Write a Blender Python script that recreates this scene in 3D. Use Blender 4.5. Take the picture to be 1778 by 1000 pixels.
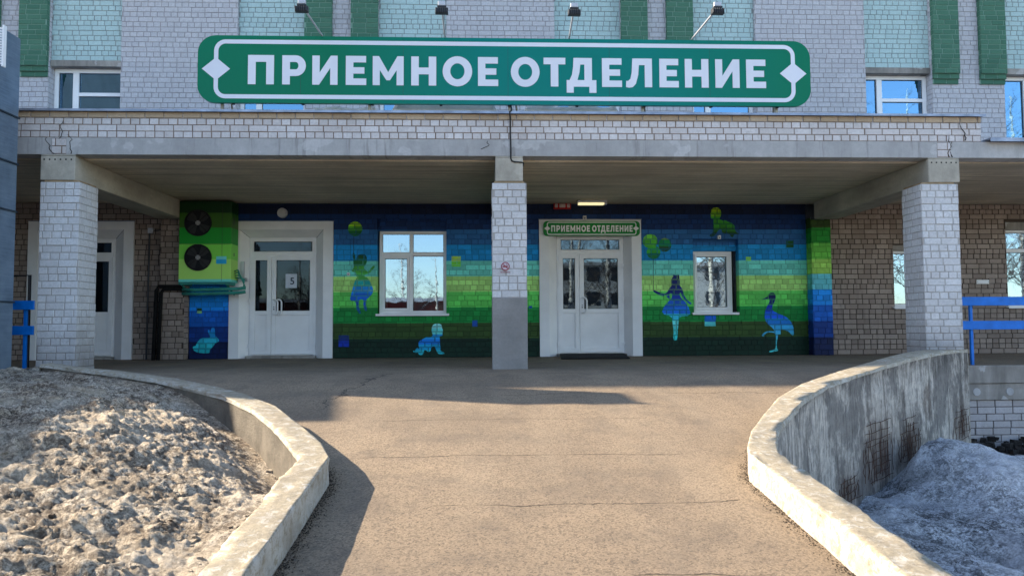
import bpy, math, random
import numpy as np
from mathutils import Vector, Matrix, Euler
from mathutils.geometry import tessellate_polygon

for o in list(bpy.data.objects): bpy.data.objects.remove(o)
scn = bpy.context.scene
COL = scn.collection
rng = random.Random(7)
R = math.radians

# ------------------------------------------------------------------ camera
YAW, PITCH, ROLL, EYE = R(2.32), R(2.94), R(-0.31), 0.60
F = 1284.0
cam_d = bpy.data.cameras.new('camera'); cam = bpy.data.objects.new('camera', cam_d); COL.objects.link(cam)
cam_d.sensor_width = 36; cam_d.lens = F / 1778 * 36; cam_d.clip_start = .05; cam_d.clip_end = 1000
MR = (Matrix.Rotation(-YAW, 3, 'Z') @ Matrix.Rotation(math.pi / 2 + PITCH, 3, 'X') @ Matrix.Rotation(ROLL, 3, 'Z'))
cam.location = (0, 0, EYE); cam.rotation_euler = MR.to_euler()
scn.camera = cam

# ------------------------------------------------------------------ light
SUN_TO = Vector((-1.67, 0.47, 1.0)).normalized()
world = bpy.data.worlds.new('World'); scn.world = world; world.use_nodes = True
wn = world.node_tree; wn.nodes.clear()
sky = wn.nodes.new('ShaderNodeTexSky'); sky.sky_type = 'NISHITA'; sky.sun_disc = False
sky.sun_elevation = math.asin(SUN_TO.z); sky.sun_rotation = math.atan2(SUN_TO.x, SUN_TO.y)
sky.air_density = 1.0; sky.dust_density = 0.6; sky.ozone_density = 1.2
bg = wn.nodes.new('ShaderNodeBackground'); bg.inputs[1].default_value = 0.15
wo = wn.nodes.new('ShaderNodeOutputWorld')
wn.links.new(sky.outputs[0], bg.inputs[0]); wn.links.new(bg.outputs[0], wo.inputs[0])
sun_d = bpy.data.lights.new('sun', 'SUN'); sun_d.energy = 4.8; sun_d.angle = R(0.53); sun_d.color = (1.0, .865, .68)
sun = bpy.data.objects.new('sun', sun_d); COL.objects.link(sun)
sun.rotation_euler = SUN_TO.to_track_quat('Z', 'Y').to_euler(); sun.location = (-20, 10, 20)
scn.view_settings.view_transform = 'Standard'; scn.view_settings.look = 'None'
scn.view_settings.exposure = 1.62; scn.view_settings.gamma = 1
scn.render.resolution_x = 1024; scn.render.resolution_y = 575

# ------------------------------------------------------------------ helpers
def at(px, py, Y):
    """facade plane point (x, z) seen at photo position px, py when it stands at distance Y"""
    d = MR @ Vector(((px - 889) / F, (500 - py) / F, -1))
    t = Y / d.y
    return d.x * t, EYE + d.z * t
def ax(px, py, Y): return at(px, py, Y)[0]
def az(px, py, Y): return at(px, py, Y)[1]

class MB:
    def __init__(s): s.v = []; s.f = []; s.a = []; s.smooth = False
    def face(s, idx, a=(0, 0)): s.f.append(tuple(idx)); s.a.append(a)
    def add(s, vs): n = len(s.v); s.v.extend([tuple(p) for p in vs]); return n
    def quad(s, p0, p1, p2, p3, a=(0, 0)):
        n = s.add([p0, p1, p2, p3]); s.face((n, n+1, n+2, n+3), a)
    def box(s, x0, x1, y0, y1, z0, z1, a=(0, 0)):
        if x0 > x1: x0, x1 = x1, x0
        if y0 > y1: y0, y1 = y1, y0
        if z0 > z1: z0, z1 = z1, z0
        n = s.add([(x0,y0,z0),(x1,y0,z0),(x1,y1,z0),(x0,y1,z0),(x0,y0,z1),(x1,y0,z1),(x1,y1,z1),(x0,y1,z1)])
        for q in ((0,3,2,1),(4,5,6,7),(0,1,5,4),(1,2,6,5),(2,3,7,6),(3,0,4,7)): s.face([n+i for i in q], a)
        return s
    def tube(s, pts, r, seg=8, r1=None):
        pts = [Vector(p) for p in pts]; m = len(pts); rings = []
        for i, p in enumerate(pts):
            t = (pts[min(i+1, m-1)] - pts[max(i-1, 0)]).normalized()
            u = t.orthogonal().normalized() if i == 0 else (u - t * u.dot(t)).normalized()
            w = t.cross(u); rr = r if r1 is None else r + (r1 - r) * i / (m - 1)
            rings.append(s.add([p + rr * (math.cos(2*math.pi*k/seg) * u + math.sin(2*math.pi*k/seg) * w) for k in range(seg)]))
        for i in range(m-1):
            for k in range(seg):
                a, b = rings[i], rings[i+1]; s.face((a+k, a+(k+1) % seg, b+(k+1) % seg, b+k))
        s.face([rings[0]+k for k in range(seg)][::-1]); s.face([rings[-1]+k for k in range(seg)])
        return s
    def prism(s, contours, y0, y1, org=(0, 0), sc=(1, 1), a=(0, 0)):
        """contours in the xz plane, front at y0 (towards the viewer), back at y1"""
        cs = [[(org[0] + x * sc[0], org[1] + z * sc[1]) for x, z in c] for c in contours]
        flat = [p for c in cs for p in c]
        tr = tessellate_polygon([[Vector((x, z, 0)) for x, z in c] for c in cs])
        n = s.add([(x, y0, z) for x, z in flat])
        for t in tr:
            A, B, C = [flat[i] for i in t]
            ar = (B[0]-A[0])*(C[1]-A[1]) - (C[0]-A[0])*(B[1]-A[1])
            if abs(ar) < 1e-10: continue
            s.face([n+i for i in (t if ar > 0 else t[::-1])], a)
        if abs(y1 - y0) > 1e-6:
            m = s.add([(x, y1, z) for x, z in flat]); k = 0
            for c in cs:
                L = len(c)
                for i in range(L): s.face((n+k+i, n+k+(i+1) % L, m+k+(i+1) % L, m+k+i), a)
                k += L
        return s
    def disc(s, cx, cz, r, y0, y1, seg=28, hole=0):
        c = [[(cx + r*math.cos(2*math.pi*k/seg), cz + r*math.sin(2*math.pi*k/seg)) for k in range(seg)]]
        if hole: c.append([(cx + hole*math.cos(-2*math.pi*k/seg), cz + hole*math.sin(-2*math.pi*k/seg)) for k in range(seg)])
        return s.prism(c, y0, y1)
    def build(s, name, mat, parent=None, label=None, bevel=0, fix=False):
        me = bpy.data.meshes.new(name); me.from_pydata(s.v, [], s.f)
        at_ = me.attributes.new('rnd', 'FLOAT', 'FACE'); at_.data.foreach_set('value', [float(a[0]) for a in s.a])
        am = me.attributes.new('mort', 'FLOAT', 'FACE'); am.data.foreach_set('value', [float(a[1]) for a in s.a])
        me.materials.append(mat)
        if s.smooth: me.polygons.foreach_set('use_smooth', [True]*len(me.polygons))
        me.update()
        o = bpy.data.objects.new(name, me); COL.objects.link(o)
        if parent: o.parent = parent
        if label: o['label'] = label
        if bevel:
            b = o.modifiers.new('bevel', 'BEVEL'); b.width = bevel; b.segments = 2; b.limit_method = 'ANGLE'
        return o

def tag(o, label=None, cat=None, group=None, kind=None):
    if label: o['label'] = label
    if cat: o['category'] = cat
    if group: o['group'] = group
    if kind: o['kind'] = kind
    return o
def empty(name, loc, label, cat, group=None):
    o = bpy.data.objects.new(name, None); COL.objects.link(o); o.location = (0, 0, 0); o.empty_display_size = .1
    return tag(o, label, cat, group)

# ------------------------------------------------------------------ materials
def lin(c): c /= 255.0; return c/12.92 if c <= .04045 else ((c+.055)/1.055)**2.4
def S(r, g, b, k=1.0): return (min(lin(r)*k, .9), min(lin(g)*k, .9), min(lin(b)*k, .9), 1)
class NT:
    def __init__(s, name):
        s.m = bpy.data.materials.new(name); s.m.use_nodes = True; s.t = s.m.node_tree; s.t.nodes.clear()
        s.out = s.n('ShaderNodeOutputMaterial'); s.b = s.n('ShaderNodeBsdfPrincipled'); s.l(s.b.outputs[0], s.out.inputs[0])
        s.b.inputs['Specular IOR Level'].default_value = .3
        g = s.n('ShaderNodeNewGeometry'); s.pos = g.outputs['Position']; s.nor = g.outputs['Normal']
    def n(s, t, **k):
        x = s.t.nodes.new(t)
        for a, b in k.items(): setattr(x, a, b)
        return x
    def l(s, a, b):
        if hasattr(a, 'is_output'): s.t.links.new(a, b)
        else: b.default_value = a
    def noise(s, scale, detail=4, rough=.55, stretch=None, dist=0):
        x = s.n('ShaderNodeTexNoise'); x.inputs['Scale'].default_value = scale; x.inputs['Detail'].default_value = detail
        x.inputs['Roughness'].default_value = rough; x.inputs['Distortion'].default_value = dist
        if stretch:
            mp = s.n('ShaderNodeMapping'); mp.inputs['Scale'].default_value = stretch; s.l(s.pos, mp.inputs[0]); s.l(mp.outputs[0], x.inputs['Vector'])
        else: s.l(s.pos, x.inputs['Vector'])
        return x.outputs[0]
    def ramp(s, f, stops, interp='LINEAR'):
        x = s.n('ShaderNodeValToRGB'); x.color_ramp.interpolation = interp; e = x.color_ramp.elements
        while len(e) < len(stops): e.new(.5)
        for i, (p, c) in enumerate(stops):
            e[i].position = p; e[i].color = c if isinstance(c, tuple) else (c, c, c, 1)
        s.l(f, x.inputs[0]); return x.outputs[0]
    def mix(s, f, a, b, blend='MIX'):
        x = s.n('ShaderNodeMix', data_type='RGBA', blend_type=blend)
        s.l(f, x.inputs[0]); s.l(a, x.inputs[6]); s.l(b, x.inputs[7]); return x.outputs[2]
    def math(s, op, a, b=0.0, clamp=False):
        x = s.n('ShaderNodeMath', operation=op); x.use_clamp = clamp; s.l(a, x.inputs[0]); s.l(b, x.inputs[1]); return x.outputs[0]
    def attr(s, name): x = s.n('ShaderNodeAttribute', attribute_name=name); return x.outputs['Fac']
    def sep(s): x = s.n('ShaderNodeSeparateXYZ'); s.l(s.pos, x.inputs[0]); return x.outputs
    def bump(s, h, strength, dist=.01, prev=None):
        x = s.n('ShaderNodeBump'); x.inputs['Strength'].default_value = strength; x.inputs['Distance'].default_value = dist
        s.l(h, x.inputs['Height'])
        if prev: s.l(prev, x.inputs['Normal'])
        s.l(x.outputs[0], s.b.inputs['Normal']); return x.outputs[0]
    def col(s, c, rough=.8, metal=0.0):
        s.l(c, s.b.inputs['Base Color']); s.b.inputs['Roughness'].default_value = rough; s.b.inputs['Metallic'].default_value = metal
        return s.m

def plain(name, c, rough=.6, metal=0.0, var=.12, sc=6, bump=0.1, spec=None):
    t = NT(name); n = t.noise(sc, 5)
    c2 = tuple(min(1, x*(1-var*2)) for x in c[:3]) + (1,); c1 = tuple(min(1, x*(1+var*.6)) for x in c[:3]) + (1,)
    k = t.mix(t.ramp(n, [(.3, 0.0), (.7, 1.0)]), c1, c2)
    if bump: t.bump(t.noise(sc*14, 3), bump, .004)
    if spec is not None: t.b.inputs['Specular IOR Level'].default_value = spec
    return t.col(k, rough, metal)

def brick_mat(name, A, B, mortar, dirt=.35, dirtcol=(.12, .09, .06, 1), dsc=.9, low=None):
    t = NT(name); r = t.attr('rnd'); m = t.attr('mort')
    c = t.mix(r, A, B)
    fine = t.noise(34, 5, .65)
    c = t.mix(t.ramp(fine, [(.32, .55), (.68, 0.0)]), c, tuple(x*.6 for x in A[:3])+(1,))
    chip = t.ramp(t.noise(11, 6, .7), [(.60, 0.0), (.66, 1.0)])
    c = t.mix(t.math('MULTIPLY', chip, .35), c, tuple(x*.55 for x in B[:3])+(1,))
    c = t.mix(m, c, mortar)
    dr = t.ramp(t.noise(1.0, 7, .72, stretch=(7, 7, .8)), [(.58, 0.0), (.74, dirt)]); c = t.mix(dr, c, tuple(x*.35 for x in B[:3])+(1,))
    d = t.ramp(t.noise(dsc, 6, .65, stretch=(1, 1, .7)), [(.45, 0.0), (.75, dirt)])
    c = t.mix(d, c, dirtcol)
    if low:   # splash dirt band near a level
        z = t.sep()[2]; zz = t.math('ADD', z, t.math('MULTIPLY', t.noise(3, 4), .5))
        f = t.ramp(t.math('MULTIPLY', t.math('SUBTRACT', zz, low[0]), 1.0/low[1]), [(0.0, low[2]), (1.0, 0.0)])
        c = t.mix(f, c, (.13, .11, .10, 1))
    t.bump(t.noise(60, 4, .7), .35, .006)
    return t.col(c, .88)

def stripes_mat(name, edges, cols, z0=0.0, z1=3.1, flat=False):
    """painted bands by height; edges ascending z, cols bottom to top"""
    t = NT(name); z = t.sep()[2]
    f = t.math('MULTIPLY', t.math('SUBTRACT', z, z0), 1.0/(z1-z0))
    st = [(0.0, cols[0])] + [((e-z0)/(z1-z0), c) for e, c in zip(edges, cols[1:])]
    c = t.ramp(f, st, 'CONSTANT')
    if not flat:
        r = t.attr('rnd'); m = t.attr('mort')
        v = t.math('ADD', t.math('MULTIPLY', r, .42), .76)
        v = t.math('MULTIPLY', v, t.math('SUBTRACT', 1.0, t.math('MULTIPLY', m, .34)))
        wear = t.ramp(t.noise(22, 6, .7), [(.3, .82), (.7, 1.1)])
        v = t.math('MULTIPLY', v, wear)
        vv = t.n('ShaderNodeCombineXYZ'); [t.l(v, vv.inputs[i]) for i in range(3)]
        c = t.mix(1.0, c, vv.outputs[0], 'MULTIPLY')
        chip = t.math('MULTIPLY', t.ramp(t.noise(17, 6, .75), [(.69, 0.0), (.72, .6)]), t.ramp(t.noise(1.3, 3), [(.45, .1), (.65, 1.0)]))
        c = t.mix(chip, c, S(170,165,160))
        t.bump(t.noise(50, 4, .7), .3, .006)
    return t.col(c, .62 if not flat else .45)

WHITE_BR = brick_mat('white_brick', S(222,221,221), S(206,203,202), S(172,167,162), .18, low=(.1, .9, .75))
TAN_BR = brick_mat('tan_brick', S(206,184,158), S(182,160,134), S(100,88,78), .45, (.16,.11,.07,1))
PARA_BR = brick_mat('parapet_brick', S(226,221,220), S(206,199,196), S(132,116,104), .26, (.16,.11,.07,1))
LILAC = brick_mat('lilac_brick', S(201,200,203), S(189,188,192), S(156,152,153), .08)
CYAN = brick_mat('cyan_brick', S(188,213,211), S(178,204,203), S(138,146,145), .08)
GREEN = brick_mat('green_brick', S(80,124,102), S(66,110,90), S(116,148,132), .1, (.02,.06,.04,1))
SOLD = brick_mat('old_brick', S(178,162,150), S(142,126,116), S(68,58,52), .4, (.1,.075,.055,1))
BASE_BR = brick_mat('basement_brick', S(200,195,195), S(172,166,164), S(96,90,88), .35)

def K(*c): return S(*c, 2.15)
NAVY1, NAVY2, BLUE, BBLUE, TEAL, YGR, GRN, MGRN, OLV, DK = K(4,17,42), K(5,36,78), K(26,74,120), K(8,108,160), K(84,164,152), K(132,184,96), K(74,160,70), K(12,104,44), K(36,58,22), K(4,30,20)
E_ = [az(620, y, 14.45) for y in (589, 562, 534.8, 508, 480.4, 454.2, 426.3, 399, 372)]
MURAL = stripes_mat('mural_paint', E_, [DK, OLV, MGRN, GRN, YGR, TEAL, BBLUE, BLUE, NAVY2, NAVY1])
PB1, PB2, PB3, PB4 = K(10,104,176), K(6,72,148), K(5,42,102), K(3,18,54)
E2 = [az(1425, y, 14.2) for y in (585.5, 558, 530, 502.6, 475.6, 450, 423, 396)]
PILM = stripes_mat('pilaster_paint', E2, [PB4, PB3, PB2, PB1, S(88,174,184,1.4), S(142,190,84,1.4), S(92,172,62,1.4), S(22,122,36,1.4), S(40,64,16,1.4)])
E3 = [az(360, y, 14.45) for y in (594, 568, 539)]
LSTR = stripes_mat('blue_strip_paint', E3, [PB4, PB3, PB2, PB1])
ACM = stripes_mat('painted_metal', [az(355, y, 14.0) for y in (485, 451, 424, 396, 370)],
                  [S(88,176,166,1.8), S(146,200,92,1.7), S(104,180,64,1.75), S(18,118,32,1.9), S(40,76,14,1.9), S(6,40,12,1.9)], flat=True)

def concrete(name, A, B, sc=1.5, streak=None, bump=.4, dark=.5, rough=.85, drip=0):
    t = NT(name)
    n1 = t.ramp(t.noise(sc, 7, .62), [(.35, 0.0), (.68, 1.0)])
    c = t.mix(n1, A, B)
    if streak:
        n2 = t.ramp(t.noise(1.0, 6, .65, stretch=streak), [(.42, 0.0), (.68, 1.0)])
        c = t.mix(t.math('MULTIPLY', n2, dark), c, tuple(x*.32 for x in B[:3])+(1,))
    if drip:
        dr = t.ramp(t.noise(1.0, 7, .7, stretch=(9, 1, .7)), [(.56, 0.0), (.72, drip)]); c = t.mix(dr, c, S(84,78,72))
        lp = t.ramp(t.noise(2.3, 4, .5), [(.60, 0.0), (.62, .45)]); c = t.mix(lp, c, S(208,206,204))
    n3 = t.ramp(t.noise(sc*18, 5, .7), [(.35, .3), (.65, 0.0)])
    c = t.mix(n3, c, tuple(x*.5 for x in A[:3])+(1,))
    b = t.bump(t.noise(sc*9, 7, .7), bump, .012)
    return t.col(c, rough)
FASCIA = concrete('fascia_concrete', S(188,186,184), S(166,164,162), .8, streak=(2.5, 2.5, .5), dark=.28, drip=.6)
BEAMC = concrete('beam_concrete', S(200,192,176), S(172,164,150), 1.2, streak=(3, .6, 2), dark=.5)
SOFFIT = concrete('soffit_concrete', S(226,211,186), S(194,180,158), .9, streak=(.35, 9, 1), dark=.62, bump=.5)
PLASTER = concrete('grey_plaster', S(160,156,152), S(138,134,130), 1.6, streak=(.8,.8,6), dark=.16, bump=.25)
PLINTH = concrete('plinth_concrete', S(176,170,162), S(136,130,122), 1.6, streak=(3,3,.6), dark=.6, drip=.5)

def whitewash(name, worn=.5):
    """limewashed concrete: white paint worn off to sandy grey, dirty at the foot"""
    t = NT(name)
    sand = t.mix(t.ramp(t.noise(30, 6, .7), [(.35, 0.0), (.65, 1.0)]), S(160,149,127), S(134,124,106))
    p = t.mix(t.ramp(t.noise(9, 5, .6), [(.35, 0.0), (.65, 1.0)]), S(186,181,170), S(162,156,144))
    nz = t.n('ShaderNodeSeparateXYZ'); t.l(t.nor, nz.inputs[0])
    top = t.math('MULTIPLY', t.ramp(nz.outputs[2], [(.35, 0.0), (.9, 1.0)]), .115)
    edge = t.noise(13, 9, .78, dist=.6)
    m = t.ramp(t.math('SUBTRACT', edge, top), [(worn-.06, 0.0), (worn+.04, 1.0)])
    c = t.mix(m, sand, p)
    c = t.mix(t.ramp(t.noise(2.2, 6, .7), [(.48, 0.0), (.70, .5)]), c, S(124,112,96))
    c = t.mix(t.ramp(t.noise(16, 9, .85), [(.57, 0.0), (.62, .6)]), c, S(104,92,78))
    zz = t.ramp(t.noise(70, 5, .8), [(.58, 0.0), (.64, .6)]); c = t.mix(zz, c, S(96,86,74))
    t.bump(t.noise(40, 7, .75), .55, .010)
    return t.col(c, .9)
KERB = whitewash('limewashed_concrete', .45)
def oldwall(name):
    t = NT(name)
    base = t.mix(t.ramp(t.noise(9, 8, .75), [(.38, 0.0), (.62, 1.0)]), S(222,214,202), S(176,170,162))
    pt = t.ramp(t.noise(1.6, 9, .72, stretch=(1, 1, .55)), [(.48, 0.0), (.55, 1.0)])
    c = t.mix(t.math('MULTIPLY', pt, .72), base, S(104,102,100))
    st = t.ramp(t.noise(1.0, 9, .78, stretch=(16, 16, 1.1)), [(.50, 0.0), (.58, 1.0)])
    c = t.mix(t.math('MULTIPLY', st, .6), c, S(92,88,84))
    st2 = t.ramp(t.noise(1.0, 7, .8, stretch=(45, 45, 5)), [(.55, 0.0), (.63, .9)])
    c = t.mix(st2, c, S(50,44,40))
    ru = t.ramp(t.noise(1.0, 6, .7, stretch=(1.9, 1.9, .9)), [(.58, 0.0), (.7, .6)])
    c = t.mix(ru, c, S(88,70,56))
    zt = t.math('ADD', t.sep()[2], t.math('MULTIPLY', t.noise(2.6, 7, .7), 1.0))
    gr = t.ramp(t.math('MULTIPLY', zt, 1.0), [(.36, 0.0), (.60, .7)]); c = t.mix(t.math('MULTIPLY', gr, t.ramp(t.noise(1.0, 6, .8, stretch=(12, 12, 1.5)), [(.42, .25), (.56, 1.0)])), c, S(70,66,62))
    c = t.mix(t.math('MULTIPLY', t.attr('rnd'), .85), c, S(66,48,38))
    t.bump(t.noise(24, 8, .8), .9, .03)
    return t.col(c, .92)
OLDW = oldwall('weathered_render')
ROUGHC = concrete('pebbled_concrete', S(120,112,100), S(84,78,70), 5, bump=1.0)

def asphalt():
    t = NT('asphalt')
    n = t.ramp(t.noise(.55, 6, .6), [(.35, 0.0), (.68, 1.0)])
    c = t.mix(n, S(150,131,108), S(123,108,91))
    g = t.n('ShaderNodeTexVoronoi'); g.inputs['Scale'].default_value = 95; t.l(t.pos, g.inputs['Vector'])
    c = t.mix(t.ramp(g.outputs['Color'], [(.15, .75), (.6, 0.0)]), c, S(86,76,66))
    c = t.mix(t.ramp(t.noise(140, 3, .7), [(.60, 0.0), (.70, .75)]), c, S(190,174,152))
    c = t.mix(t.ramp(t.noise(14, 5, .7), [(.58, 0.0), (.72, .35)]), c, S(96,84,74))
    c = t.mix(t.ramp(t.noise(2.2, 7, .75), [(.50, 0.0), (.72, .6)]), c, S(100,90,80))
    tr = t.ramp(t.noise(1.0, 5, .6, stretch=(2.4, .35, 1)), [(.46, 0.0), (.7, .16)]); c = t.mix(tr, c, S(168,152,130))
    xyz = t.sep()
    # hairline cracks across the ramp
    for Y0, w, amp, x0, x1 in ((5.63, .007, .10, -.9, 1.5), (4.58, .007, .13, -.3, 1.6), (6.78, .006, .08, -.9, 1.5), (3.58, .008, .14, -.4, 1.4), (7.9, .006, .2, 0.2, 3.5)):
        nn = t.noise(1.3 + Y0*.11, 6, .6)
        d = t.math('ABSOLUTE', t.math('SUBTRACT', t.math('SUBTRACT', xyz[1], Y0), t.math('MULTIPLY', t.math('SUBTRACT', nn, .5), amp*1.6)))
        k = t.math('LESS_THAN', d, w)
        k = t.math('MULTIPLY', k, t.math('GREATER_THAN', xyz[0], x0)); k = t.math('MULTIPLY', k, t.math('LESS_THAN', xyz[0], x1))
        k = t.math('MULTIPLY', k, t.ramp(t.noise(2.7, 3), [(.38, .25), (.5, .8)]))
        c = t.mix(k, c, S(58,48,42))
    # one running crack towards the porch
    nn = t.noise(1.9, 7, .7)
    d = t.math('ABSOLUTE', t.math('SUBTRACT', t.math('ADD', xyz[0], t.math('MULTIPLY', t.math('SUBTRACT', 9.9, xyz[1]), .18)), t.math('ADD', -1.15, t.math('MULTIPLY', t.math('SUBTRACT', nn, .5), .9))))
    k = t.math('MULTIPLY', t.math('LESS_THAN', d, .014), t.math('GREATER_THAN', xyz[1], 7.2)); k = t.math('MULTIPLY', k, t.math('LESS_THAN', xyz[1], 9.6))
    c = t.mix(t.math('MULTIPLY', k, .8), c, S(45,40,38))
    b = t.bump(t.noise(110, 5, .85), .9, .008)
    t.bump(t.noise(3, 5, .6), .35, .03, b)
    return t.col(c, .88)
ASPH = asphalt()

def snow_mat(name, A, B, D, thr=.5):
    t = NT(name)
    c = t.mix(t.ramp(t.noise(3.5, 6, .65), [(.35, 0.0), (.65, 1.0)]), A, B)
    big = t.ramp(t.noise(1.7, 5, .6, dist=.3), [(thr-.12, .22), (thr+.12, 1.0)])
    sp = t.ramp(t.noise(11, 9, .82, dist=.8), [(.48, 0.0), (.54, 1.0)])
    c = t.mix(t.math('MULTIPLY', t.math('MULTIPLY', sp, big), .85), c, D)
    g = t.ramp(t.noise(48, 6, .85), [(.47, 0.0), (.56, .85)])
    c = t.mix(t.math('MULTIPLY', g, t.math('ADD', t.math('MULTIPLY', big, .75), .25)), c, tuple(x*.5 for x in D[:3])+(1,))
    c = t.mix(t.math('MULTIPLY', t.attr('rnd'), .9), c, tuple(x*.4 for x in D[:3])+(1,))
    t.bump(t.noise(38, 9, .85), 1.0, .035)
    return t.col(c, .75)
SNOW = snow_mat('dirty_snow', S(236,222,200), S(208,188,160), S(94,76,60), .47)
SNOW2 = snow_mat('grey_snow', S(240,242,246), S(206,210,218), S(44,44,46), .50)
CSNOW = plain('clean_snow', (.9,.89,.82,1), .6, var=.05, sc=20, bump=.4)

PVC = plain('white_plastic', S(244,244,244), .35, var=.04, sc=3, bump=.02)
PANEL = plain('white_panel', S(241,241,241), .45, var=.05, sc=2, bump=.02)
STEEL_W = plain('flashing_steel', S(150,158,175), .35, .6, var=.2, sc=5)
GALV = None
def galv():
    t = NT('galvanised_steel'); n = t.noise(3, 5, .6); s = t.noise(1.0, 5, .6, stretch=(3, 3, 60))
    c = t.mix(t.ramp(n, [(.3, 0.0), (.7, 1.0)]), S(128,146,164), S(98,116,134))
    c = t.mix(t.ramp(s, [(.45, 0.0), (.7, .35)]), c, S(150,168,184))
    t.bump(n, .2, .05)
    return t.col(c, .42, .5)
GALV = galv()
BLACK = plain('black_plastic', (.012,.012,.014,1), .5, var=.1, bump=.02)
DARK = plain('dark_interior', (.02,.022,.026,1), .9, bump=0)
DARKC = plain('crack_shadow', (.03,.026,.022,1), .95, bump=0)
RUST = plain('rusty_steel', (.085,.035,.02,1), .85, var=.4, sc=30, bump=.4)
BLUEP = plain('blue_paint', S(6,112,205), .4, var=.12, sc=8, bump=.15)
TEALP = plain('teal_paint', S(60,150,135), .5, var=.15)
BRACK = plain('lamp_grey', S(190,190,195), .4, .3, var=.05)
DGREY = plain('dark_housing', (.05,.052,.058,1), .45, .3, var=.1)
ZINC = plain('zinc_post', S(170,160,140), .45, .4, var=.15)
REDP = plain('red_plastic', S(190,30,30), .5, var=.08)
SIREN = plain('pale_lens', S(190,170,165), .4, var=.05)
PAPER = plain('paper', S(205,212,222), .8, var=.02, bump=0)
INK = plain('ink', (.03,.05,.09,1), .7, bump=0)
LAMPW = plain('lamp_glass', S(205,205,205), .3, var=.03)
MATM = plain('rubber_mat', (.02,.018,.02,1), .95, var=.3, sc=40, bump=.8)
def emis(name, c, s):
    t = NT(name); t.b.inputs['Emission Color'].default_value = c; t.b.inputs['Emission Strength'].default_value = s; return t.col(c, .4)
TUBE = emis('lit_tube', (1,.88,.5,1), .30)
def glass(name, refl=.45, tint=(.55,.6,.62,1), gc=(.58,.80,1,1)):  # gc tints the reflection, so mirrored sky turns bluer
    t = NT(name); t.t.nodes.remove(t.b)
    gl = t.n('ShaderNodeBsdfGlossy'); gl.inputs['Roughness'].default_value = .015; gl.inputs['Color'].default_value = gc
    tr = t.n('ShaderNodeBsdfTransparent'); tr.inputs['Color'].default_value = tint
    bp = t.n('ShaderNodeBump'); bp.inputs['Strength'].default_value = .05; bp.inputs['Distance'].default_value = .01
    t.l(t.noise(2.2, 3), bp.inputs['Height']); t.l(bp.outputs[0], gl.inputs['Normal'])
    mx = t.n('ShaderNodeMixShader'); mx.inputs[0].default_value = refl
    t.l(tr.outputs[0], mx.inputs[1]); t.l(gl.outputs[0], mx.inputs[2]); t.l(mx.outputs[0], t.out.inputs[0]); return t.m
GLASS = glass('window_glass', .40)
GLASSB = glass('sky_blue_reflecting_glass', .42, (.4,.5,.6,1), (.35,.68,1,1))  # blue of the mirrored sky is painted into the glossy colour
DGLASS2 = glass('dark_door_glass', .035, (.3,.33,.36,1))
DGLASS = glass('door_glass', .13, (.3,.33,.36,1))
CURT = plain('curtain_cloth', S(185,182,176), .9, var=.08)
ROOMM = plain('room_wall', S(92,90,84), .9, var=.1)
def sign_green():
    t = NT('sign_film'); x = t.sep()[0]
    f = t.math('ADD', t.math('MULTIPLY', x, .08), .42)
    n = t.noise(.5, 2)
    c = t.mix(t.ramp(f, [(.25, 1.0), (.42, 0.0), (.62, 0.0), (.8, 1.0)]), S(0,124,114), S(0,116,84))
    t.b.inputs['Specular IOR Level'].default_value = .15
    return t.col(c, .32)
SIGNG = sign_green()
SIGNG2 = plain('sign_green_film', S(0,138,52), .4, var=.05, bump=0)
SIGNW = plain('sign_white_film', S(226,228,236), .4, var=.03, sc=1, bump=0)
SIGNL = plain('sign_pale_letter', S(244,250,244), .4, var=.02, bump=0)

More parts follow.
